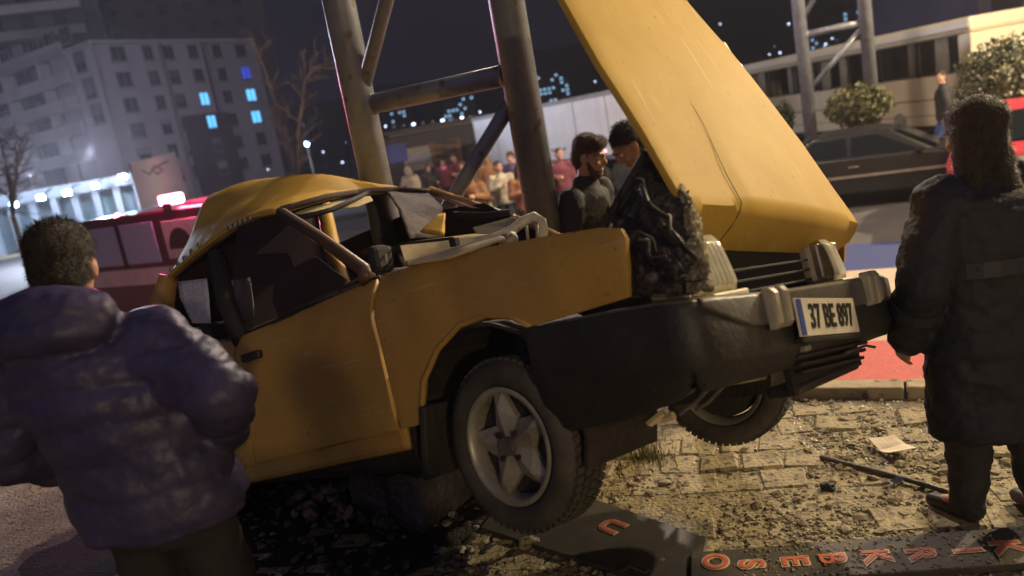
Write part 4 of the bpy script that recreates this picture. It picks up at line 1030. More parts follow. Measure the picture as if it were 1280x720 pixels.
def on_board():
    return tl.lerp(tr_, random.random()).lerp(bl.lerp(br_, random.random()), random.random())
tag(scatter('grit_on_board', 500, on_board, .007, M['stone'], .7, None, ZS), 'grit and dust spilled over the fallen letter board', 'grit', kind='stuff')
# dark sheet that paints the shade on the ground under the car
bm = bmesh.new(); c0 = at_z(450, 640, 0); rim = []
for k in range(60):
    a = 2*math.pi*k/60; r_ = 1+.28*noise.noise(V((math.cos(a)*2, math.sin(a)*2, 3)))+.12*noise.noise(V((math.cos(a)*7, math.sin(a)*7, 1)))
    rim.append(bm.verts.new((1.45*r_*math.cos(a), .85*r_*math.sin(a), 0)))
bm.faces.new(rim); o = mk('ground_shade_patch', bm, M['groundshade'], None, V((c0.x-.42, c0.y+.12, .010))); tag(o, 'dark patch painting the shade on the dirt under the car', 'shade patch', kind='structure')
# ------------------------------------------------------------------ debris on the plaza
def rock(name, label, cat, x, y, size, m, z=0, flat=.6, group=None, seed=0):
    p = at_z(x, y, z); bm = bmesh.new(); sph(bm, (0, 0, size*flat*.5), (size, size*.8, size*flat), 3)
    for v in bm.verts:
        q = v.co*(2.2/size); n_ = noise.cell(q*.7+V((seed, 0, 0)))*.35+noise.noise(q+V((seed, 0, 0)))*.35
        v.co *= 1+n_*.6
    for v in bm.verts: v.co.z = max(v.co.z, 0)
    o = mk(name, bm, m, None, p); o.rotation_euler = (0, 0, seed*1.3); return tag(o, label, cat, group)
rock('stone', 'small black lump lying alone on the lit pavers', 'stone', 1036, 612, .034, M['ink'], seed=2)
rock('stone', 'pale chip under the front tyre beside the U board', 'stone', 662, 682, .045, M['stone'], seed=5)
bm = bmesh.new(); Q = [at_z(x, y, .05) for x, y in ((1085, 548), (1118, 545), (1146, 560), (1112, 566))]
c0 = sum(Q, V())/4
vs = []
for i in range(7):
    r_ = []
    for j in range(7):
        p = Q[0].lerp(Q[1], i/6).lerp(Q[3].lerp(Q[2], i/6), j/6)-c0; p.z += .015*noise.noise(p*9)-.02+.02*abs(j-3)/3; r_.append(bm.verts.new(p))
    vs.append(r_)
for a, b in zip(vs, vs[1:]):
    for i in range(6): bm.faces.new((a[i], a[i+1], b[i+1], b[i]))
o = mk('paper_sheet', bm, M['paper'], None, c0); s_ = o.modifiers.new('t', 'SOLIDIFY'); s_.thickness = .003; tag(o, 'crumpled cream sheet of paper lying on the glassy pavers by the kerb', 'paper')
bm = bmesh.new(); tube(bm, [at_z(x, y, .02) for x, y in ((1026, 571), (1060, 580), (1100, 590), (1150, 604), (1185, 615))], .012, 7); tag(mk('trim_strip', bm, M['bumpertop'], smooth=True), 'dark bent trim strip lying on the pavers by the right person', 'trim strip')
bm = bmesh.new(); p = at_z(1122, 601, .02); box(bm, (0, 0, 0), (.07, .03, .015), Euler((.2, 0, .4))); tag(mk('mirror_shard', bm, mat('mirror', (.8, .85, .95), rough=.05, metal=1), None, p), 'bright bluish mirror shard lying on the dark trim strip', 'shard')
# heap of broken masonry the car climbed
def heap(label, quad, n, mats, s0, s1, z0, zf, cat='rubble', seed=1):
    rnd = random.Random(seed)
    P4 = [V(q) for q in quad]; c = sum(P4, V())/4; c.z = 0
    t = root('rubble_heap', label, cat, c)
    for i in range(n):
        a, b = rnd.random(), rnd.random(); p = P4[0].lerp(P4[1], a).lerp(P4[3].lerp(P4[2], a), b)-c
        size = rnd.uniform(s0, s1); bm = bmesh.new(); sph(bm, (0, 0, 0), (size, size*rnd.uniform(.6, 1), size*rnd.uniform(.4, .8)), 1)
        for v in bm.verts: v.co += V((rnd.uniform(-1, 1), rnd.uniform(-1, 1), rnd.uniform(-1, 1)))*size*.22
        e = min(a, 1-a, b, 1-b)*2
        mk('rubble_block', bm, rnd.choice(mats), t, V((p.x, p.y, z0+size*.25+zf*e*rnd.random())), (rnd.uniform(-.5, .5), rnd.uniform(-.5, .5), rnd.uniform(0, 6)))
    return t
heap('heap of pink and pale broken masonry under the tilted sill', [at_z(*q, .12) for q in ((330, 622), (470, 640), (560, 590), (400, 575))], 95, [M['pinkrock'], M['palerock'], M['shaderock'], M['shaderock'], M['shaderock']], .02, .06, .03, .16)
heap('rubble in painted shade spread in front of the tilted sill', [at_z(*q, .02) for q in ((300, 720), (640, 740), (600, 640), (320, 640))], 120, [M['shaderock'], M['shaderock'], M['shaderock'], M['shaderock'], M['palerock']], .012, .035, 0, .05, seed=3)
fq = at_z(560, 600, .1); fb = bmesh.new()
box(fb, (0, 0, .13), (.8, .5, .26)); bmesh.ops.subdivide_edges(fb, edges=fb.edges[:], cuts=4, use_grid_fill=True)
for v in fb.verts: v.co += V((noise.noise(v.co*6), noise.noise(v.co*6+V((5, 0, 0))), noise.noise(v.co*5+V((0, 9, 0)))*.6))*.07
o = mk('concrete_footing', fb, M['shaderock'], None, (fq.x-.05, fq.y+.15, 0), (0, 0, .9)); tag(o, 'broken dark concrete footing propping up the wrecked car behind its front tyre', 'footing')
# weeds and dirt mound by the far tyre
bm = bmesh.new(); pw = at_z(808, 572, 0)
for i in range(260):
    a = random.uniform(0, 6.3); r_ = random.gauss(0, .10); q = V((math.cos(a)*r_, math.sin(a)*r_, 0)); hgt = random.uniform(.03, .10); d = V((random.uniform(-1, 1), random.uniform(-1, 1), 0))*.04; s_ = V((-d.y, d.x, 0)).normalized()*.004
    f = [bm.verts.new(q-s_), bm.verts.new(q+s_), bm.verts.new(q+d+V((0, 0, hgt)))]; bm.faces.new(f)
tag(mk('weeds', bm, mat('dry_weed', (.22, .19, .07), (.13, .13, .05), 20, .8), None, pw), 'dry weed tuft growing through the pavers behind the front tyre', 'weeds', kind='stuff')
# ------------------------------------------------------------------ vehicles
def wheel_simple(parent, c, r, wd=.2):
    bm = bmesh.new(); tube(bm, [V(c)+V((0, -wd/2, 0)), V(c)+V((0, wd/2, 0))], r, 24); wv = mk('wheel', bm, M['rubber'], parent, bevel=.02)
    bm = bmesh.new(); tube(bm, [V(c)+V((0, -wd/2-.012, 0)), V(c)+V((0, wd/2+.012, 0))], r*.62, 20); mk('rim', bm, M['alloy'], wv, bevel=.01)
def saloon(label, loc, rz, m, glass, group=None, L=4.3, tail=True):
    t = root('parked_car', label, 'car', loc, rz, group)
    prof = [(-2.15, .45), (-2.15, .78), (-2.05, .92), (-1.45, .98), (-.6, .99), (.75, .97), (1.5, .90), (2.0, .78), (2.15, .62), (2.15, .40), (1.9, .28), (-1.9, .28)]
    bm = bmesh.new(); rings = []
    for y, sx, dz in ((-.86, .96, -.04), (-.80, .99, 0), (-.3, 1, .012), (.3, 1, .012), (.80, .99, 0), (.86, .96, -.04)): rings.append([V((x*sx, y, z+(dz if z > .5 else 0))) for x, z in prof])
    loft(bm, rings); mk('body', bm, m, t, smooth=False, bevel=.03, seg=3)
    cab = [(-1.55, .95), (-1.0, 1.36), (-.75, 1.42), (.1, 1.43), (.35, 1.38), (1.0, .95)]
    bm = bmesh.new()
    loft(bm, [[V((x*(.93 if abs(y) > .6 else 1), y*(1 if z < 1.1 else .82), z)) for x, z in cab] for y in (-.78, -.70, .70, .78)]); cb = mk('cabin', bm, m, t, bevel=.04, seg=3)
    for s in (-1, 1):
        for pts in ([(-1.22, .99), (-.85, 1.32), (-.35, 1.34), (-.35, .99)], [(-.27, .99), (-.27, 1.34), (.12, 1.34), (.70, .99)]):
            bm = bmesh.new(); poly_prism(bm, [V((x, s*(.795 if z < 1.1 else .665), z)) for x, z in pts], V((0, -s*.03, 0))); mk('side_window', bm, glass, t)
        bm = bmesh.new(); box(bm, (.72, s*.90, 1.0), (.12, .14, .10)); mk('door_mirror', bm, m, t, bevel=.02)
        for x in (-1.32, 1.33): wheel_simple(t, (x, s*.76, .31), .31)
        bx('headlight', (2.08, s*.58, .68), (.12, .38, .14), M['glasslamp'], t, .03)
        bx('tail_light', (-2.1, s*.6, .78), (.10, .34, .13), M['vanred'], t, .03)
        bx('door_handle', (-.25, s*.87, .80), (.16, .03, .03), M['chrome'], t, .005)
    for x0, z0, x1, z1 in ((.98, 1.0, .40, 1.36), (-1.5, 1.0, -1.02, 1.34)):
        bm = bmesh.new(); off = V((.02 if x0 > 0 else -.02, 0, .012)); q = [V((x0, -.64, z0)), V((x0, .64, z0)), V((x1, .52, z1)), V((x1, -.52, z1))]
        poly_prism(bm, [p+off for p in q], -off*1.5); mk('windscreen' if x0 > 0 else 'rear_window', bm, glass, t)
    bx('bumper', (2.16, 0, .45), (.08, 1.5, .16), M['blackplastic'], t, .03); bx('bumper', (-2.16, 0, .47), (.08, 1.5, .16), M['blackplastic'], t, .03)
    bx('side_strip', (0, -.875, .62), (2.6, .02, .05), M['chrome'], t)
    return t
ea = math.atan2(E_.y, E_.x)
P = at_Y(1090, 190, 13.6); P.z = gz(P.x, P.y)
saloon('black saloon passing on the road in front of the cream bus', P, ea, M['carblack'], M['carglass']).scale = (1, 1, .86)
P = at_Y(1282, 190, 11.5); P.z = gz(P.x, P.y)
saloon('red parked car showing its roof above the right person', P, ea+R(84), M['vanred'], M['carglass'])
# bus
bA, bB = at_Y(1212, 20, 19.5), at_Y(926, 90, 30.0)
bl_ = V((bB.x-bA.x, bB.y-bA.y, 0)); BL = bl_.length; bd = bl_.normalized()
bus = root('bus', 'long cream coach with dark curtained windows standing across the road', 'bus', V((bA.x, bA.y, ROADZ)), math.atan2(bd.y, bd.x))
# local x runs along the flank away from the near end; the flank facing the camera is y=+ (left of travel) or -
side = 1 if (bd.x*(-bA.y)-bd.y*(-bA.x)) > 0 else -1
HB = bA.z-ROADZ
def bz(px, py): # height on the near end at a photo row
    return at_Y(px, py, 19.5).z-ROADZ
def bbox(name, x0, x1, d0, d1, z0, z1, m, par=None, bevel=.0):
    return bx(name, ((x0+x1)/2, side*(d0+d1)/2, (z0+z1)/2), (x1-x0, abs(d1-d0), z1-z0), m, par or bus, bevel)
zt_, zw1, zw0 = HB, bz(1205, 42), bz(1203, 91)
body = bbox('body', 0, BL, 0, -2.45, .35, zw0, M['busbeige'], None, .05)
bbox('roof', -.0, BL, 0, -2.45, zw1, zt_, M['busbeige'], None, .10)
bbox('roof_gutter', .02, BL-.02, .015, -.02, zw1+.10, zw1+.14, M['kerb'])
bbox('corner_post', 0, .42, 0, -2.45, zw0, zw1, M['busbeige'], None, .03); bbox('corner_post', BL-.4, BL, 0, -2.45, zw0, zw1, M['busbeige'])
bbox('cabin_back_wall', .42, BL-.4, -1.3, -1.4, zw0, zw1, M['dark'])
nw = 7; wl_ = (BL-.82)/nw
for i in range(nw):
    x0 = .42+i*wl_
    wn = bbox('window', x0+.03, x0+wl_-.03, -.04, -.055, zw0, zw1, M['glass'])
    bbox('window_post', x0+wl_-.035, x0+wl_+.035, -.005, -.06, zw0, zw1, M['dark'])
    for (f0, f1) in (((.30, .62),) if i % 2 == 0 else ((.0, .3),) if i % 3 else ((.1, .35), (.7, 1.0))):
        bm = bmesh.new(); pts = []
        n = 28
        a = [bm.verts.new((x0+wl_*(f0+(f1-f0)*k/n), side*(-.12+.03*math.sin(k*1.5)), zw1-.02)) for k in range(n+1)]
        b = [bm.verts.new((x0+wl_*(f0+(f1-f0)*k/n), side*(-.12+.045*math.sin(k*1.5+.3)), zw0+.02)) for k in range(n+1)]
        for k in range(n): bm.faces.new((a[k], a[k+1], b[k+1], b[k]))
        cu = mk('curtain', bm, M['curtain'], bus, smooth=True); cu.modifiers.new('t', 'SOLIDIFY').thickness = .01
bbox('side_moulding', .1, BL-.1, .012, -.01, 1.02, 1.05, M['bumpertop']); bbox('skirt_line', .1, BL-.1, .008, -.01, .62, .64, M['bumpertop'])
for x in (2.6, BL-2.4):
    bm = bmesh.new(); c = V((x, -side*.16, .48)); tube(bm, [c-V((0, .15, 0)), c+V((0, .15, 0))], .48, 24); mk('wheel', bm, M['rubber'], bus, bevel=.03)
    bm = bmesh.new(); tube(bm, [c-V((0, .17, 0)), c+V((0, .17, 0))], .27, 20); mk('rim', bm, M['alloy'], bus)
bbox('door_mirror', BL-.2, BL+.1, .12, .3, zw0-.1, zw0+.3, M['blackplastic'], None, .03)
bbox('hatch', 4.2, 5.4, .006, -.01, .70, 1.0, M['busbeige']); bbox('underframe', .4, BL-.4, -.1, -2.3, .2, .4, M['dark'])
# white box lorry behind the men
lA, lB = at_Y(800, 105, 19.5), at_Y(592, 163, 27.0)
ld = V((lB.x-lA.x, lB.y-lA.y, 0)); LL = ld.length; ld.normalize()
lorry = root('box_lorry', 'long white box lorry with small marker lamps behind the bearded man', 'lorry', V((lA.x, lA.y, ROADZ)), math.atan2(ld.y, ld.x))
s2 = 1 if (ld.x*(-lA.y)-ld.y*(-lA.x)) > 0 else -1
LH = lA.z-ROADZ
def lbox(name, x0, x1, d0, d1, z0, z1, m, bevel=0): return bx(name, ((x0+x1)/2, s2*(d0+d1)/2, (z0+z1)/2), (x1-x0, abs(d1-d0), z1-z0), m, lorry, bevel)
lbox('cargo_box', 0, LL, 0, -2.4, 1.05, LH, M['white'], .04)
lbox('top_rail', 0, LL, .02, -.03, LH-.10, LH+.01, M['palerock']); lbox('bottom_rail', 0, LL, .02, -.03, 1.0, 1.12, M['bumpertop'])
for i in range(1, 6): lbox('panel_seam', LL*i/6-.015, LL*i/6+.015, .006, -.01, 1.12, LH-.1, M['palerock'])
for i in range(9): lbox('marker_lamp', .4+i*.62, .46+i*.62, .02, -.01, 1.36, 1.42, M['dark'])
lbox('chassis', .2, LL-.2, -.3, -2.1, .6, 1.0, M['dark'])
for x in (1.2, 2.3, LL-1.6):
    bm = bmesh.new(); c = V((x, -s2*.2, .48)); tube(bm, [c-V((0, .16, 0)), c+V((0, .16, 0))], .48, 20); mk('wheel', bm, M['rubber'], lorry, bevel=.03)
for x in (.15, 1.7): lbox('red_side_lamp', x, x+.12, .03, 0, 1.16, 1.24, M['redsmall'])
# rescue van with the red beacon
vA, vB = at_Y(262, 262, 11.0), at_Y(88, 300, 13.0)
vd = V((vB.x-vA.x, vB.y-vA.y, 0)); VL = 4.6; vd.normalize()
van = root('rescue_van', 'white rescue van with a red beacon lit on its roof at left', 'van', V((vA.x, vA.y, ROADZ)), math.atan2(vd.y, vd.x))
s3 = 1 if (vd.x*(-vA.y)-vd.y*(-vA.x)) > 0 else -1
VH = at_Y(205, 262, 11.4).z-ROADZ
def vbox(name, x0, x1, d0, d1, z0, z1, m, bevel=0, par=None): return bx(name, ((x0+x1)/2, s3*(d0+d1)/2, (z0+z1)/2), (x1-x0, abs(d1-d0), z1-z0), m, par or van, bevel)
bm = bmesh.new()
vp = [(0, .35), (0, VH-.10), (.10, VH), (3.2, VH), (3.5, VH-.06), (4.05, VH-.75), (4.65, VH-.95), (4.75, .75), (4.7, .35)]
loft(bm, [[V((x, s3*y, z)) for x, z in vp] for y in (0, -1.85)]); mk('body', bm, M['vandark'], van, bevel=.05, seg=3)
vbox('rear_window', .25, 1.15, .012, -.02, VH-.72, VH-.16, M['vanwhite'], .02)
bm = bmesh.new(); cwn = V((.78, s3*.016, VH-.58)); bm.faces.new([bm.verts.new(cwn+V((.27*math.cos(a), 0, .30*math.sin(a)))) for a in [math.pi*k/16 for k in range(17)]]); o = mk('emblem', bm, M['dark'], van); o.modifiers.new('t', 'SOLIDIFY').thickness = .008
vbox('side_window', 1.35, 2.2, .012, -.02, VH-.75, VH-.14, M['vanglass'], .02); vbox('side_window', 2.3, 3.15, .012, -.02, VH-.75, VH-.14, M['vanglass'], .02); vbox('window_pillar', 2.2, 2.3, .016, -.02, VH-.8, VH-.1, M['dark'])
vbox('cab_window', 3.2, 3.75, .012, -.02, VH-.75, VH-.2, M['carglass'], .02)
vbox('white_stripe', .05, 4.5, .012, -.01, .95, 1.2, M['vanwhite']); vbox('bumper', 4.7, 4.82, .02, -1.87, .35, .6, M['blackplastic'], .03)
lb = vbox('light_bar', .35, 1.0, -.3, -1.5, VH+.01, VH+.06, M['blackplastic'])
bc = at_Y(214, 249, vA.y+.55); 
lt = van.matrix_basis.inverted() @ bc
bm = bmesh.new(); box(bm, (lt.x, lt.y, lt.z), (.34, .20, .14)); mk('beacon', bm, M['redlamp'], van, bevel=.03)
bm = bmesh.new(); box(bm, (lt.x, lt.y, (lt.z+VH)/2-.03), (.2, .2, max(.05, lt.z-VH))); mk('beacon_mount', bm, M['blackplastic'], van)
bc2 = van.matrix_basis.inverted() @ at_Y(147, 272, vA.y+1.3)
bm = bmesh.new(); sph(bm, bc2, (.05, .05, .075), 2); mk('side_beacon', bm, M['redsmall'], van, smooth=True)
for x in (.9, 3.9):
    bm = bmesh.new(); c = V((x, -s3*.12, .36)); tube(bm, [c-V((0, .12, 0)), c+V((0, .12, 0))], .36, 20); mk('wheel', bm, M['rubber'], van, bevel=.03)
rl = bpy.data.lights.new('beacon_light', 'POINT'); rl.energy = 240; rl.color = (1, .08, .22); rl.shadow_soft_size = .15
ro = bpy.data.objects.new('beacon_light', rl); col.objects.link(ro); ro.location = bc+V((.05, -.1, .30))
# ------------------------------------------------------------------ buildings
def facade_frame(x, y, Y, dirang):
    p = at_Y(x, y, Y); d = V((math.sin(dirang), math.cos(dirang), 0)); return p, d
def on_plane(x, y, p0, d):
    n = V((d.y, -d.x, 0)); r_ = ray(x, y); t = (p0-CAM).dot(n)/r_.dot(n); q = CAM+r_*t
    return (q-p0).dot(d), q.z
C0, D1 = facade_frame(113, 55, 86, R(33.6)); D2 = V((-D1.y, D1.x, 0))
if D2.x > 0: D2 = -D2
nF = V((D1.y, -D1.x, 0)); 
if nF.dot(CAM-C0) < 0: nF = -nF
nB = V((D2.y, -D2.x, 0))
if nB.dot(CAM-C0) < 0: nB = -nB
gzr = ROADZ
ZT = C0.z
blk = root('apartment_building', 'pale six storey apartment block with three window bays and balconies at left', 'building', V((C0.x, C0.y, gzr)))
bo = blk.location
def wallquad(name, p0, d, n, s0, s1, z0, z1, m, th=.3, out=0.0, par=None):
    """slab on a facade; out = how far its face stands in front of the wall line"""
    a = V((p0.x, p0.y, 0))+d*s0+n*out; b = V((p0.x, p0.y, 0))+d*s1+n*out
    bm = bmesh.new(); poly_prism(bm, [V((q.x, q.y, z))-bo for q, z in ((a, z0), (b, z0), (b, z1), (a, z1))], -n*th)
    return mk(name, bm, m, par or blk)
sg1 = on_plane(200, 57, C0, D1)[0]; sg2_ = on_plane(256, 58, C0, D1)[0]; sE = on_plane(320, 60, C0, D1)[0]
WZ = []
def win(p0, d, n, s, z, wd, ht, pane, out=0.0):
    a = V((p0.x, p0.y, 0))+d*s+n*(out+.04)-bo; a.z = z-bo.z
    bm = bmesh.new(); rot = Matrix((( d.x, n.x, 0), (d.y, n.y, 0), (0, 0, 1)))
    def bb(c, s_):
        vs = box(bm, c, s_)
        for v in vs: v.co = rot @ v.co + a
    for sx in (-1, 1): bb((sx*wd/2, 0, 0), (.10, .14, ht+.1))
    for sz in (-1, 1): bb((0, 0, sz*ht/2), (wd-.1, .14, .10))
    bb((0, 0, 0), (.07, .12, ht-.1)); bb((0, .06, -ht/2-.1), (wd+.3, .26, .08))
    f = mk('window', bm, M['winframe'], blk)
    bm = bmesh.new(); vs = box(bm, (0, -.02, 0), (wd-.1, .04, ht-.1))
    for v in vs: v.co = rot @ v.co + a
    mk('pane', bm, pane, f)
    if pane is M['windark'] and random.random() < .45:
        bm = bmesh.new(); h_ = ht*random.choice((.25, .4, .55, .8)); vs = box(bm, (0, .012, ht/2-h_/2-.05), (wd-.1, .03, h_))
        for v in vs: v.co = rot @ v.co + a
        mk('roller_blind', bm, random.choice((M['wall2'], M['tower'], M['recess'], M['winframe'])), f)
    return f
gap = .35
wallquad('wall', C0, D1, nF, 0, sg1-gap, gzr, ZT, M['wall'], 8)
wallquad('wall', C0, D1, nF, sg1+gap, sg2_-gap*1.6, gzr, ZT, M['wall'], 8)
wallquad('wall', C0, D1, nF, sg2_+gap*1.6, sE, gzr, ZT, M['wall2'], 8)
wallquad('recessed_wall', C0, D1, nF, sg1-gap, sg1+gap, gzr, ZT-.3, M['darkclad'], 7, -.9); wallquad('recessed_wall', C0, D1, nF, sg2_-gap*1.6, sg2_+gap*1.6, gzr, ZT-.3, M['darkclad'], 7, -.9)
zc = on_plane(250, 143, C0, D1)[1]; sc0 = on_plane(226, 143, C0, D1)[0]; sc1 = on_plane(290, 165, C0, D1)[0]
wallquad('dark_cladding', C0, D1, nF, sc0, sc1, gzr, zc, M['darkclad'], .2, .25)
cols = [on_plane(147, 67, C0, D1)[0], on_plane(185, 68, C0, D1)[0], on_plane(211, 69, C0, D1)[0], on_plane(242, 70, C0, D1)[0], on_plane(272, 70, C0, D1)[0], on_plane(302, 70, C0, D1)[0]]
wz = [on_plane(147, 67, C0, D1)[1]-i*(on_plane(147, 67, C0, D1)[1]-on_plane(178, 162, C0, D1)[1])/3 for i in range(6)]
lit = {(3, 2): 'wincyan', (3, 3): 'wincyan', (5, 1): 'winblue', (5, 2): 'wincyan', (5, 3): 'wincyan'}
for c, s in enumerate(cols):
    for r_, z in enumerate(wz):
        wd = (1.55, 1.1, 1.25, 1.25, 1.2, 1.45)[c]
        win(C0, D1, nF, s, z, wd, 1.45, M[lit.get((c, r_), 'windark')], .27 if (c in (3,) and r_ >= 3) else 0)
# balcony face
sW = on_plane(82, 62, C0, D2)[0]; sL = on_plane(-60, 60, C0, D2)[0]
wallquad('corner_wall', C0, D2, nB, 0, sW, gzr+3.2, ZT, M['slab'], .6, .02)
for i, (x, y) in enumerate(((101, 77), (113, 110), (123, 142))):
    s, z = on_plane(x, y, C0, D2); win(C0, D2, nB, s, z, abs(sW)*.42, 2.0, M['windark'], .02)
zp = [on_plane(60, y, C0, D2)[1] for y in (66, 104, 137, 170, 204)]
for i, z in enumerate([ZT+.4]+zp):
    hgt = 1.05 if i else .35
    p_ = wallquad('balcony_parapet', C0, D2, nB, sW*1.02, sL, z-hgt/2, z+hgt/2, M['slab'], .2, .5)
    wallquad('balcony_slab', C0, D2, nB, sW*1.02, sL, z-hgt/2-.2, z-hgt/2, M['slab'], 1.6, .48)
wallquad('balcony_wall', C0, D2, nB, sW*1.02, sL, gzr, ZT, M['recess'], .4, -1.1)
for k in range(3):
    s = sW+(sL-sW)*(k+.75)/3
    wallquad('balcony_divider', C0, D2, nB, s-.12, s+.12, gzr+3.4, ZT, M['slab'], 1.4, .38)
for i, z in enumerate(zp):
    for k in range(7):
        s = sW+(sL-sW)*(k+.2)/7; win(C0, D2, nB, s+.4*(sL-sW)/7*.3, z+1.35, 1.9, 1.7, M['windark'], -1.08)
bm = bmesh.new()
poly_prism(bm, [V((q.x, q.y, ZT+.1))-bo for q in (C0, C0+D1*sE, C0+D1*sE-nF*8, C0-nF*8)], V((0, 0, .3))); mk('roof', bm, M['slab'], blk)
# tall blocks behind
def tower(label, x0, x1, ytop, Y, m, floors, balc=False):
    a = at_Y(x0, ytop, Y); b = at_Y(x1, ytop, Y+6); top = max(a.z, b.z); d = V((b.x-a.x, b.y-a.y, 0)); L_ = d.length; d.normalize(); n = V((d.y, -d.x, 0))
    if n.dot(CAM-a) < 0: n = -n
    t = root('tower_block', label, 'building', V((a.x, a.y, ROADZ))); o = t.location
    bm = bmesh.new(); p = V((a.x, a.y, ROADZ))-o
    poly_prism(bm, [p, p+d*L_, p+d*L_-n*14, p-n*14], V((0, 0, top-ROADZ))); mk('wall', bm, m, t)
    zz = top-ROADZ-2
    fr = 0
    while zz > 14 and fr < floors:
        if balc:
            bm = bmesh.new(); q = p+V((0, 0, zz-1.6))+d*.5; poly_prism(bm, [q, q+d*(L_*.86), q+d*(L_*.86)+n*1.4, q+n*1.4], V((0, 0, 1.1))); mk('balcony', bm, M['wall2'] if fr != 3 else M['slab'], t)
        k = 0; s = 1.6
        while s < L_-1.2:
            bm = bmesh.new(); q = p+d*s+V((0, 0, zz-.2))+n*.04; poly_prism(bm, [q, q+d*1.5, q+d*1.5+V((0, 0, 1.5)), q+V((0, 0, 1.5))], n*.05); mk('window', bm, M['windark'], t); s += 3.6
        zz -= 3.1; fr += 1
    return t
tower('tall dim tower block with balconies at top left behind the pale block', -120, 92, -110, 104, M['tower'], 12, True)
tower('tall dark reddish tower block rising behind the pale apartment block', 96, 312, -70, 128, M['towerred'], 12)
# arcade with flood lamps at the foot of the pale block
aA, aB = at_Y(205, 215, 46), at_Y(-40, 272, 44)
ad = V((aB.x-aA.x, aB.y-aA.y, 0)); AL = ad.length; ad.normalize(); an = V((ad.y, -ad.x, 0))
if an.dot(CAM-aA) < 0: an = -an
arc = root('shop_arcade', 'white lit shop arcade with columns at the foot of the pale block', 'arcade', V((aA.x, aA.y, ROADZ)), math.atan2(ad.y, ad.x))
sa = 1 if (V((-ad.y, ad.x, 0))).dot(an) > 0 else -1
AH = aA.z-ROADZ
def abox(name, x0, x1, d0, d1, z0, z1, m): return bx(name, ((x0+x1)/2, sa*(d0+d1)/2, (z0+z1)/2), (x1-x0, abs(d1-d0), z1-z0), m, arc)
abox('canopy', 0, AL, .6, -2.5, AH-.35, AH+.25, M['canopylit'])
abox('shop_front', 0, AL, -2.5, -2.8, 0, AH-.35, M['shopglass'])
for i in range(10): abox('column', .3+i*AL/9.5, .65+i*AL/9.5, .3, -.05, 0, AH-.35, M['canopylit'])
for i in range(9): abox('shop_window_frame', i*AL/9, i*AL/9+.12, -2.4, -2.5, 0, AH-.4, M['winframe'])
abox('plinth', 0, AL, .8, -2.5, 0, .15, M['kerb'])
for i, (x, y) in enumerate(((51, 247), (84, 241), (119, 232), (153, 221), (17, 256))):
    p = at_Y(x, y, 43.0); q = V((p.x, p.y, ROADZ))
    fl = root('flood_lamp', ['flood lamp second from the left end of the arcade', 'flood lamp in the middle of the arcade row', 'flood lamp second from the right end of the arcade', 'brightest flood lamp at the right end of the arcade', 'flood lamp at the far left end of the arcade'][i], 'lamp', p, 0, 'flood lamps along the arcade')
    bm = bmesh.new(); box(bm, (0, 0, 0), (.34, .18, .24)); mk('lens', bm, M['whitelamp'], fl, bevel=.03)
    bm = bmesh.new(); box(bm, (0, .16, .0), (.40, .12, .30)); mk('housing', bm, M['blackplastic'], fl, bevel=.02)
    bm = bmesh.new(); tube(bm, [V((0, .2, .1)), V((0, 1.0, .35)), V((0, 1.6, .35))], .03, 6); mk('bracket', bm, M['blackplastic'], fl)
    if i in (1, 3):
        l_ = bpy.data.lights.new('flood_light', 'POINT'); l_.energy = 4600; l_.color = (.72, .80, 1); l_.shadow_soft_size = .3
        lo = bpy.data.objects.new('flood_light', l_); col.objects.link(lo); lo.location = p+V((2.0, -7, 1.0))
# banner over the van
bA_, dA_ = at_Y(163, 203, 33), None
q4 = [at_Y(x, y, Y) for x, y, Y in ((163, 204, 33), (218, 190, 34), (236, 246, 34), (176, 262, 33))]
c0 = sum(q4, V())/4; bn = root('banner', 'pale printed banner on posts above the rescue van', 'banner', V((c0.x, c0.y, ROADZ)))
nrm = (q4[1]-q4[0]).cross(q4[3]-q4[0]).normalized()
if nrm.dot(CAM-c0) < 0: nrm = -nrm
bm = bmesh.new(); poly_prism(bm, [q-bn.location for q in q4], -nrm*.06); mk('banner_sheet', bm, M['poster'], bn)
def bq(u, v): return q4[0].lerp(q4[1], u).lerp(q4[3].lerp(q4[2], u), v)-bn.location+nrm*.012
bm = bmesh.new(); tube(bm, [bq(.2, .2), bq(.35, .32), bq(.5, .18), bq(.65, .30), bq(.5, .36), bq(.42, .22), bq(.8, .15)], .05, 6); mk('printed_mark', bm, M['posterink'], bn)
for q in (q4[0], q4[1]):
    bm = bmesh.new(); l = q-bn.location-nrm*.1; tube(bm, [V((l.x, l.y, 0)), V((l.x, l.y, l.z))], .06, 8); mk('post', bm, M['bumpertop'], bn)
# dim low shop building behind the crowd
def boxbuilding(name, label, x0, x1, ytop, Y, dep, m, extra=None):
    a = at_Y(x0, ytop, Y); b = at_Y(x1, ytop, Y); t = root(name, label, 'building', V(((a.x+b.x)/2, Y, gz((a.x+b.x)/2, Y))))
    o = t.location; Wd = b.x-a.x; top = (a.z+b.z)/2-o.z
    bx('wall', (0, dep/2, top/2), (Wd, dep, top), m, t); bx('roof', (0, dep/2-.1, top+.08), (Wd+.4, dep+.4, .16), M['kioskdark'], t)
    return t, o, Wd, top
t, o, Wd, top = boxbuilding('shop_building', 'dark low shop building with a dim sign band behind the crowd', 470, 612, 160, 32, 8, M['kioskdark'])
def onb(x, y, Y): p = at_Y(x, y, Y)-o; return p
def patch(name, x0, y0, x1, y1, m, out, th=.12):
    a, b = onb(x0, y0, o.y), onb(x1, y1, o.y)
    return bx(name, ((a.x+b.x)/2, -out, (a.z+b.z)/2), (abs(b.x-a.x), th, abs(b.z-a.z)), m, t)
patch('sign_band', 485, 165, 608, 150, M['winframe'], .12)
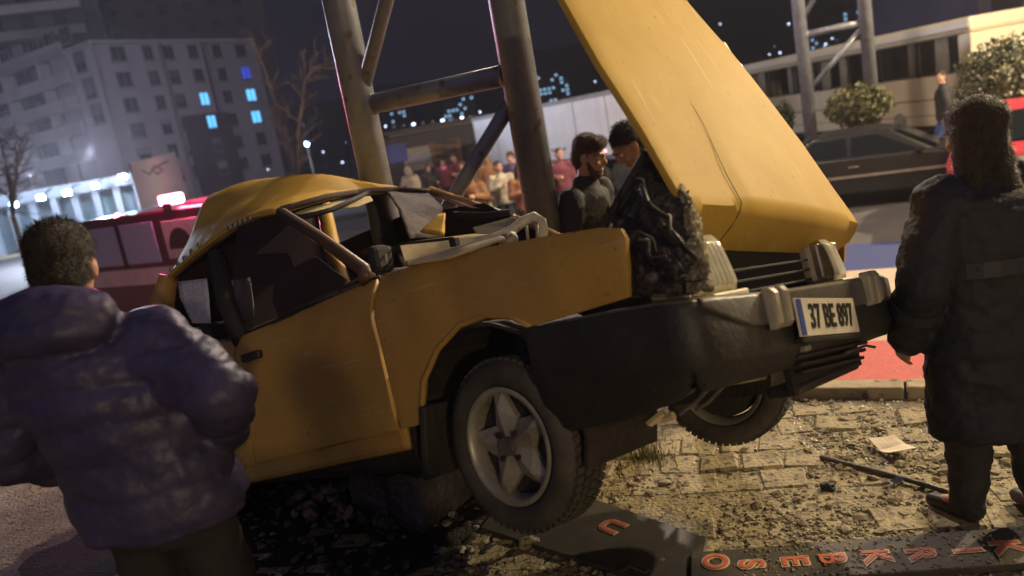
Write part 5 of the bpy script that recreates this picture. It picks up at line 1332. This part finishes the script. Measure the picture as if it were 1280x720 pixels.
for k in range(9): patch('sign_bulb', 492+k*12, 160-k*1.6, 495+k*12, 157-k*1.6, M['pinlamp'] if k in (2, 5, 7) else M['winframe'], .22)
patch('shop_wall', 508, 215, 541, 180, M['kioskbeige'], .10); kb = patch('shelf_unit', 543, 212, 574, 172, M['kioskbrown'], .16)
for k in range(3):
    for j in range(4): patch('shelf_opening', 545+k*9.5, 207-j*9, 552+k*9.5, 201-j*9, M['kioskdark'], .24)
patch('blue_panel', 487, 205, 507, 178, M['kioskblue'], .12); patch('door', 575, 222, 596, 178, M['dark'], .10)
patch('window', 512, 205, 538, 188, M['shopglass'], .17)
# far blocks of flats with a few lit windows
def farblock(label, x0, x1, y0, y1, Y, lits, nx, nz, cat='building'):
    a = at_Y(x0, y0, Y); b = at_Y(x1, y0, Y); zb = at_Y((x0+x1)/2, y1, Y).z
    t = root('far_flats', label, cat, V(((a.x+b.x)/2, Y, ROADZ))); o = t.location; Wd = b.x-a.x; top = (a.z+b.z)/2-ROADZ
    bx('wall', (0, 6, top/2), (Wd, 12, top), M['farblock'], t); bx('roof', (0, 6, top+.4), (Wd+.6, 12.6, .8), M['farblock'], t)
    rnd = random.Random(x0)
    hz = (top-(zb-ROADZ))/nz
    for i in range(nx):
        for j in range(nz):
            on = rnd.random() < lits
            bx('window', (-Wd/2+Wd*(i+.5)/nx, -.03, top-hz*(j+.55)), (Wd/nx*.55, .1, hz*.5), M['winfar'] if on else M['windark'], t)
    return t
farblock('distant lit flats right of the thick mast tube', 669, 709, 92, 128, 210, .36, 7, 7)
farblock('distant lit flats behind the crossbar of the mast', 550, 592, 122, 152, 230, .28, 8, 5)
farblock('faint distant flats left of the crossbar flats', 486, 512, 138, 158, 240, .3, 5, 4)
farblock('distant flats on the hill above the bus roof at right', 1052, 1102, 0, 34, 240, .18, 9, 6)
farblock('distant flats on the hill beside the slim mast', 1012, 1046, 40, 70, 250, .16, 7, 6)
# hillside
bm = bmesh.new(); rows_ = []
for j, (Y, zf) in enumerate(((255, 0), (300, .6), (380, 1))):
    rr = []
    for i in range(41):
        X = -420+840*i/40; e = 26+20*noise.noise(V((X*.006, 4, 0)))+9*noise.noise(V((X*.02, 1, 0))) + max(0, X)*.12
        rr.append(bm.verts.new((X, Y, ROADZ-.2+zf*max(3, e))))
    rows_.append(rr)
for a, b in zip(rows_, rows_[1:]):
    for i in range(40): bm.faces.new((a[i], a[i+1], b[i+1], b[i]))
tag(mk('hillside', bm, M['hill'], smooth=True), kind='structure')
pts = [(915, 108), (962, 68), (975, 66), (1105, 5), (1090, 8), (1032, 55), (968, 58), (1040, 48), (482, 158), (384, 180), (404, 190), (428, 203), (432, 178), (335, 212), (266, 216), (380, 156), (900, 30), (986, 30), (1046, 50), (1150, 8), (600, 140), (640, 150), (744, 102), (1165, 2)]
for i, (x, y) in enumerate(pts):
    p = at_Y(x, y, 240 if y < 100 else 60+(i % 5)*9); 
    t = root('distant_lamp', 'tiny distant lamp glimmering in the dark townscape', 'lamp', p, 0, 'distant lamps in the dark')
    k = p.y/1000*(.8+.6*(i % 3)/2)
    bm = bmesh.new(); sph(bm, (0, 0, 0), k*.8, 1); mk('lamp_globe', bm, M['pinlamp'] if i % 3 else M['winfar'], t, smooth=True)
    bm = bmesh.new(); tube(bm, [V((0, .1*k, 0)), V((0, .1*k, ROADZ-p.z if p.z < 14 else -8))], max(.04, k*.25), 5); mk('lamp_post', bm, M['dark'], t)
# dark block at far right
t, o, Wd, top = boxbuilding('dark_building', 'dark violet building rising behind the large bush at right', 1218, 1420, -60, 34, 10, mat('violet_render', (.07, .06, .12), (.055, .045, .10), .5, .8))
for k in range(3):
    for j in range(3): bx('window', (-Wd/2+1.2+k*2.2, -.03, top-1.3-j*2.4), (1.2, .1, 1.3), M['windark'] if (k, j) != (1, 1) else M['winblue'], t)
bx('corner_strip', (-Wd/2+.1, -.06, top/2), (.25, .12, top), M['farblock'], t)
# bright street lamp over the bus
p = at_Y(922, 85, 38); t = root('street_lamp', 'blue white street lamp glowing at the left end of the bus roof', 'street lamp', V((p.x, p.y, ROADZ)))
bm = bmesh.new(); tube(bm, [V((0, 0, 0)), V((0, 0, p.z-ROADZ))], .07, 8); mk('post', bm, M['bumpertop'], t)
bm = bmesh.new(); sph(bm, (0, -.1, p.z-ROADZ), .17, 2); mk('lamp_globe', bm, M['bluelamp'], t, smooth=True)
p = at_Y(384, 180, 40); t = root('street_lamp', 'small blue white lamp shining behind the bare tree', 'street lamp', V((p.x, p.y, ROADZ)))
bm = bmesh.new(); tube(bm, [V((0, 0, 0)), V((0, 0, p.z-ROADZ))], .05, 8); mk('post', bm, M['bumpertop'], t)
bm = bmesh.new(); sph(bm, (0, -.08, p.z-ROADZ), .11, 2); mk('lamp_globe', bm, M['bluelamp'], t, smooth=True)
# ------------------------------------------------------------------ vegetation
def bush(label, loc, rx, rz_, mats, n, leaf, trunk=.5, seed=1):
    rnd = random.Random(seed); t = root('bush', label, 'bush', loc)
    bm = bmesh.new()
    for i in range(n):
        d = V((rnd.gauss(0, 1), rnd.gauss(0, 1), rnd.gauss(0, 1))).normalized()
        rr = (1+.22*noise.noise(d*2.4+V((seed, 0, 0))))*rnd.uniform(.62, 1.03)
        p = V((d.x*rx*rr, d.y*rx*rr, trunk+rz_+d.z*rz_*rr)); a = V((rnd.gauss(0, 1), rnd.gauss(0, 1), rnd.gauss(0, 1))).normalized()
        a = (a+d*.8).normalized(); s = a.cross(V((rnd.random(), rnd.random(), .3))).normalized(); u = s.cross(a).normalized(); l = leaf*rnd.uniform(.6, 1.3)
        f = bm.faces.new([bm.verts.new(p-u*l), bm.verts.new(p+s*l*.5), bm.verts.new(p+u*l), bm.verts.new(p-s*l*.5)]); f.material_index = 0 if rnd.random() < .7 else 1
    o = mk('crown', bm, mats, t); o['kind'] = 'stuff'
    bm = bmesh.new()
    for k in range(5):
        a = rnd.uniform(0, 6.3); tube(bm, [V((0, 0, 0)), V((math.cos(a)*rx*.3, math.sin(a)*rx*.3, trunk+rz_*.6)), V((math.cos(a)*rx*.6, math.sin(a)*rx*.6, trunk+rz_*1.1))], [.05, .035, .015], 6)
    mk('trunk', bm, M['bark'], t); return t
p = at_Y(1073, 132, 16.2); bush('small round clipped bush between the slim mast and the bus', V((p.x, p.y, ROADZ)), .62, .42, [M['leafa'], M['leafb']], 2600, .055, p.z-ROADZ-.42, 3)
p = at_Y(1256, 100, 13.5); bush('large round dark bush at the right above the red car', V((p.x, p.y, ROADZ)), .72, .66, [M['leafb'], M['leafa']], 4200, .05, p.z-ROADZ-.66, 5)
p = at_Y(980, 148, 17.5); bush('dark little bush by the bus flank left of the slim mast', V((p.x, p.y, ROADZ)), .22, .34, [M['leafb'], M['leafb']], 600, .05, p.z-ROADZ-.34, 8)
# bare tree
def bare_tree(label, limbs, Y, seed, twig=(.16, .10, .10)):
    rnd = random.Random(seed)
    b = at_Y(*limbs[0][0], Y); t = root('bare_tree', label, 'tree', V((b.x, b.y, ROADZ))); o = t.location
    bm = bmesh.new(); bt = bmesh.new()
    tube(bm, [V((0, 0, 0)), b-o], [.11, .08], 8)
    def grow(p, d, L_, r_, dep):
        q = p+d*L_; tube(bt, [p, p.lerp(q, .5)+V((rnd.gauss(0, 1), rnd.gauss(0, 1), rnd.gauss(0, 1)))*L_*.05, q], [r_, r_*.8, r_*.5], 5, False)
        if dep == 0: return
        for k in range(rnd.choice((2, 3))):
            e = (d+V((rnd.gauss(0, .55), rnd.gauss(0, .55), rnd.gauss(.1, .4)))).normalized(); grow(p.lerp(q, rnd.uniform(.4, 1)), e, L_*rnd.uniform(.5, .75), r_*.55, dep-1)
    for lm in limbs:
        P_ = [at_Y(x, y, Y+.15*i*(1 if lm is limbs[0] else -1))-o for i, (x, y) in enumerate(lm)]
        tube(bm, P_, [.065*(1-.7*i/(len(P_)-1)) for i in range(len(P_))], 8)
        for i in range(len(P_)-1):
            for k in range(6):
                p = P_[i].lerp(P_[i+1], rnd.random()); d = (P_[i+1]-P_[i]).normalized(); e = (d*.5+V((rnd.gauss(0, .8), rnd.gauss(0, .5), rnd.gauss(.2, .4)))).normalized(); grow(p, e, rnd.uniform(.35, .8), .022, 2)
    mk('trunk', bm, M['bark'], t, smooth=True); mk('crown', bt, M['bark'], t)['kind'] = 'stuff'
bare_tree('leafless forked tree standing left of the thick mast', [[(372, 222), (360, 180), (345, 130), (330, 85), (318, 58)], [(372, 218), (372, 170), (377, 130), (382, 98), (393, 82)]], 24, 4)
bare_tree('leafless bush like tree at the left edge before the arcade', [[(16, 270), (12, 230), (4, 190), (-4, 160)], [(16, 268), (18, 235), (22, 205), (18, 180)]], 26, 6)
# ------------------------------------------------------------------ street lamps, and unseen onlookers added behind the camera to cast shade
def street_lamp(label, loc, h, energy, color, arm, r_=.12):
    t = root('street_lamp', label, 'street lamp', loc)
    bm = bmesh.new(); tube(bm, [V((0, 0, 0)), V((0, 0, h+.15))], [.09, .06], 12); mk('post', bm, M['bumpertop'], t)
    a = V(arm); bm = bmesh.new(); tube(bm, [V((0, 0, h+.15)), a*.5+V((0, 0, h+.3)), a+V((0, 0, h+.16))], .035, 8); mk('arm', bm, M['bumpertop'], t)
    bm = bmesh.new(); box(bm, a+V((0, 0, h+.14)), (.5, .26, .10)); mk('lamp_head', bm, M['bumpertop'], t, bevel=.03)
    bm = bmesh.new(); sph(bm, a+V((0, 0, h+.07)), (.18, .09, .05), 2); mk('lamp_lens', bm, M['warmlamp'], t, smooth=True)
    l = bpy.data.lights.new('lamp_light', 'POINT'); l.energy = energy; l.color = color; l.shadow_soft_size = r_
    o = bpy.data.objects.new('lamp_light', l); col.objects.link(o); o.location = V(loc)+a+V((0, 0, h-.12))
    return t
street_lamp('sodium street lamp on a short post behind the onlookers', V((2.6, -8.6, 0)), 3.15, 800, (1, .72, .36), (0, .7, 0), .14)
street_lamp('street lamp on the pavement right of the wrecked car', V((8.6, 5.6, zs(S((8.6, 5.6))))), 7.2, 2100, (1, .75, .38), (-1.2, 0, 0), .25)
street_lamp('street lamp on the road side facing the cream bus', V((15, 11, ROADZ)), 7.2, 9000, (1, .80, .52), (-1.2, 0, 0), .15)
q = at_Y(868, 120, 13.0)  # unseen lamp added to light the crowd, lorry and bus end
street_lamp('added street lamp lighting the crowd and box lorry, hidden by the bonnet', V((q.x, q.y, ROADZ)), 7.6, 2200, (1, .80, .66), (-1.2, -.8, 0), .15)
for i, (x, y, rz, h, lab) in enumerate(((.28, -.50, 0, 1.72, 'unseen person in black added behind the viewpoint to cast shade'), (-.75, -.9, 10, 1.78, 'unseen person in dark jacket added second behind the viewpoint to cast shade'), (-1.45, -.75, -10, 1.72, 'unseen person in dark coat added third behind the viewpoint to cast shade'), (-2.2, -1.1, 0, 1.8, 'unseen person in navy added last behind the viewpoint to cast shade'))):
    person(lab, V((x, y, 0)), R(rz), h, None, detail=True, vox=.03, fingers=True, jacket=M['black'] if i != 3 else M['navy'], trousers=M['black'], seed=80+i, group='unseen shade casters behind the viewpoint')
# ------------------------------------------------------------------ thin haze added to give the night lamps a bloom
bm = bmesh.new(); box(bm, (0, 190, 39), (1300, 560, 82)); hz = mk('haze', bm, M['dark'])
hm_ = bpy.data.materials.new('haze'); hm_.use_nodes = True; nt = hm_.node_tree; nt.nodes.remove(nt.nodes['Principled BSDF'])
pv = nt.nodes.new('ShaderNodeVolumePrincipled'); pv.inputs['Density'].default_value = .0010; pv.inputs['Color'].default_value = (.8, .8, .88, 1); pv.inputs['Anisotropy'].default_value = .55
nt.links.new(pv.outputs[0], nt.nodes['Material Output'].inputs['Volume']); hz.data.materials.clear(); hz.data.materials.append(hm_); tag(hz, 'thin haze added to make the night lamps glow', 'haze', kind='stuff')
bpy.data.scenes.remove(tmp_scene)
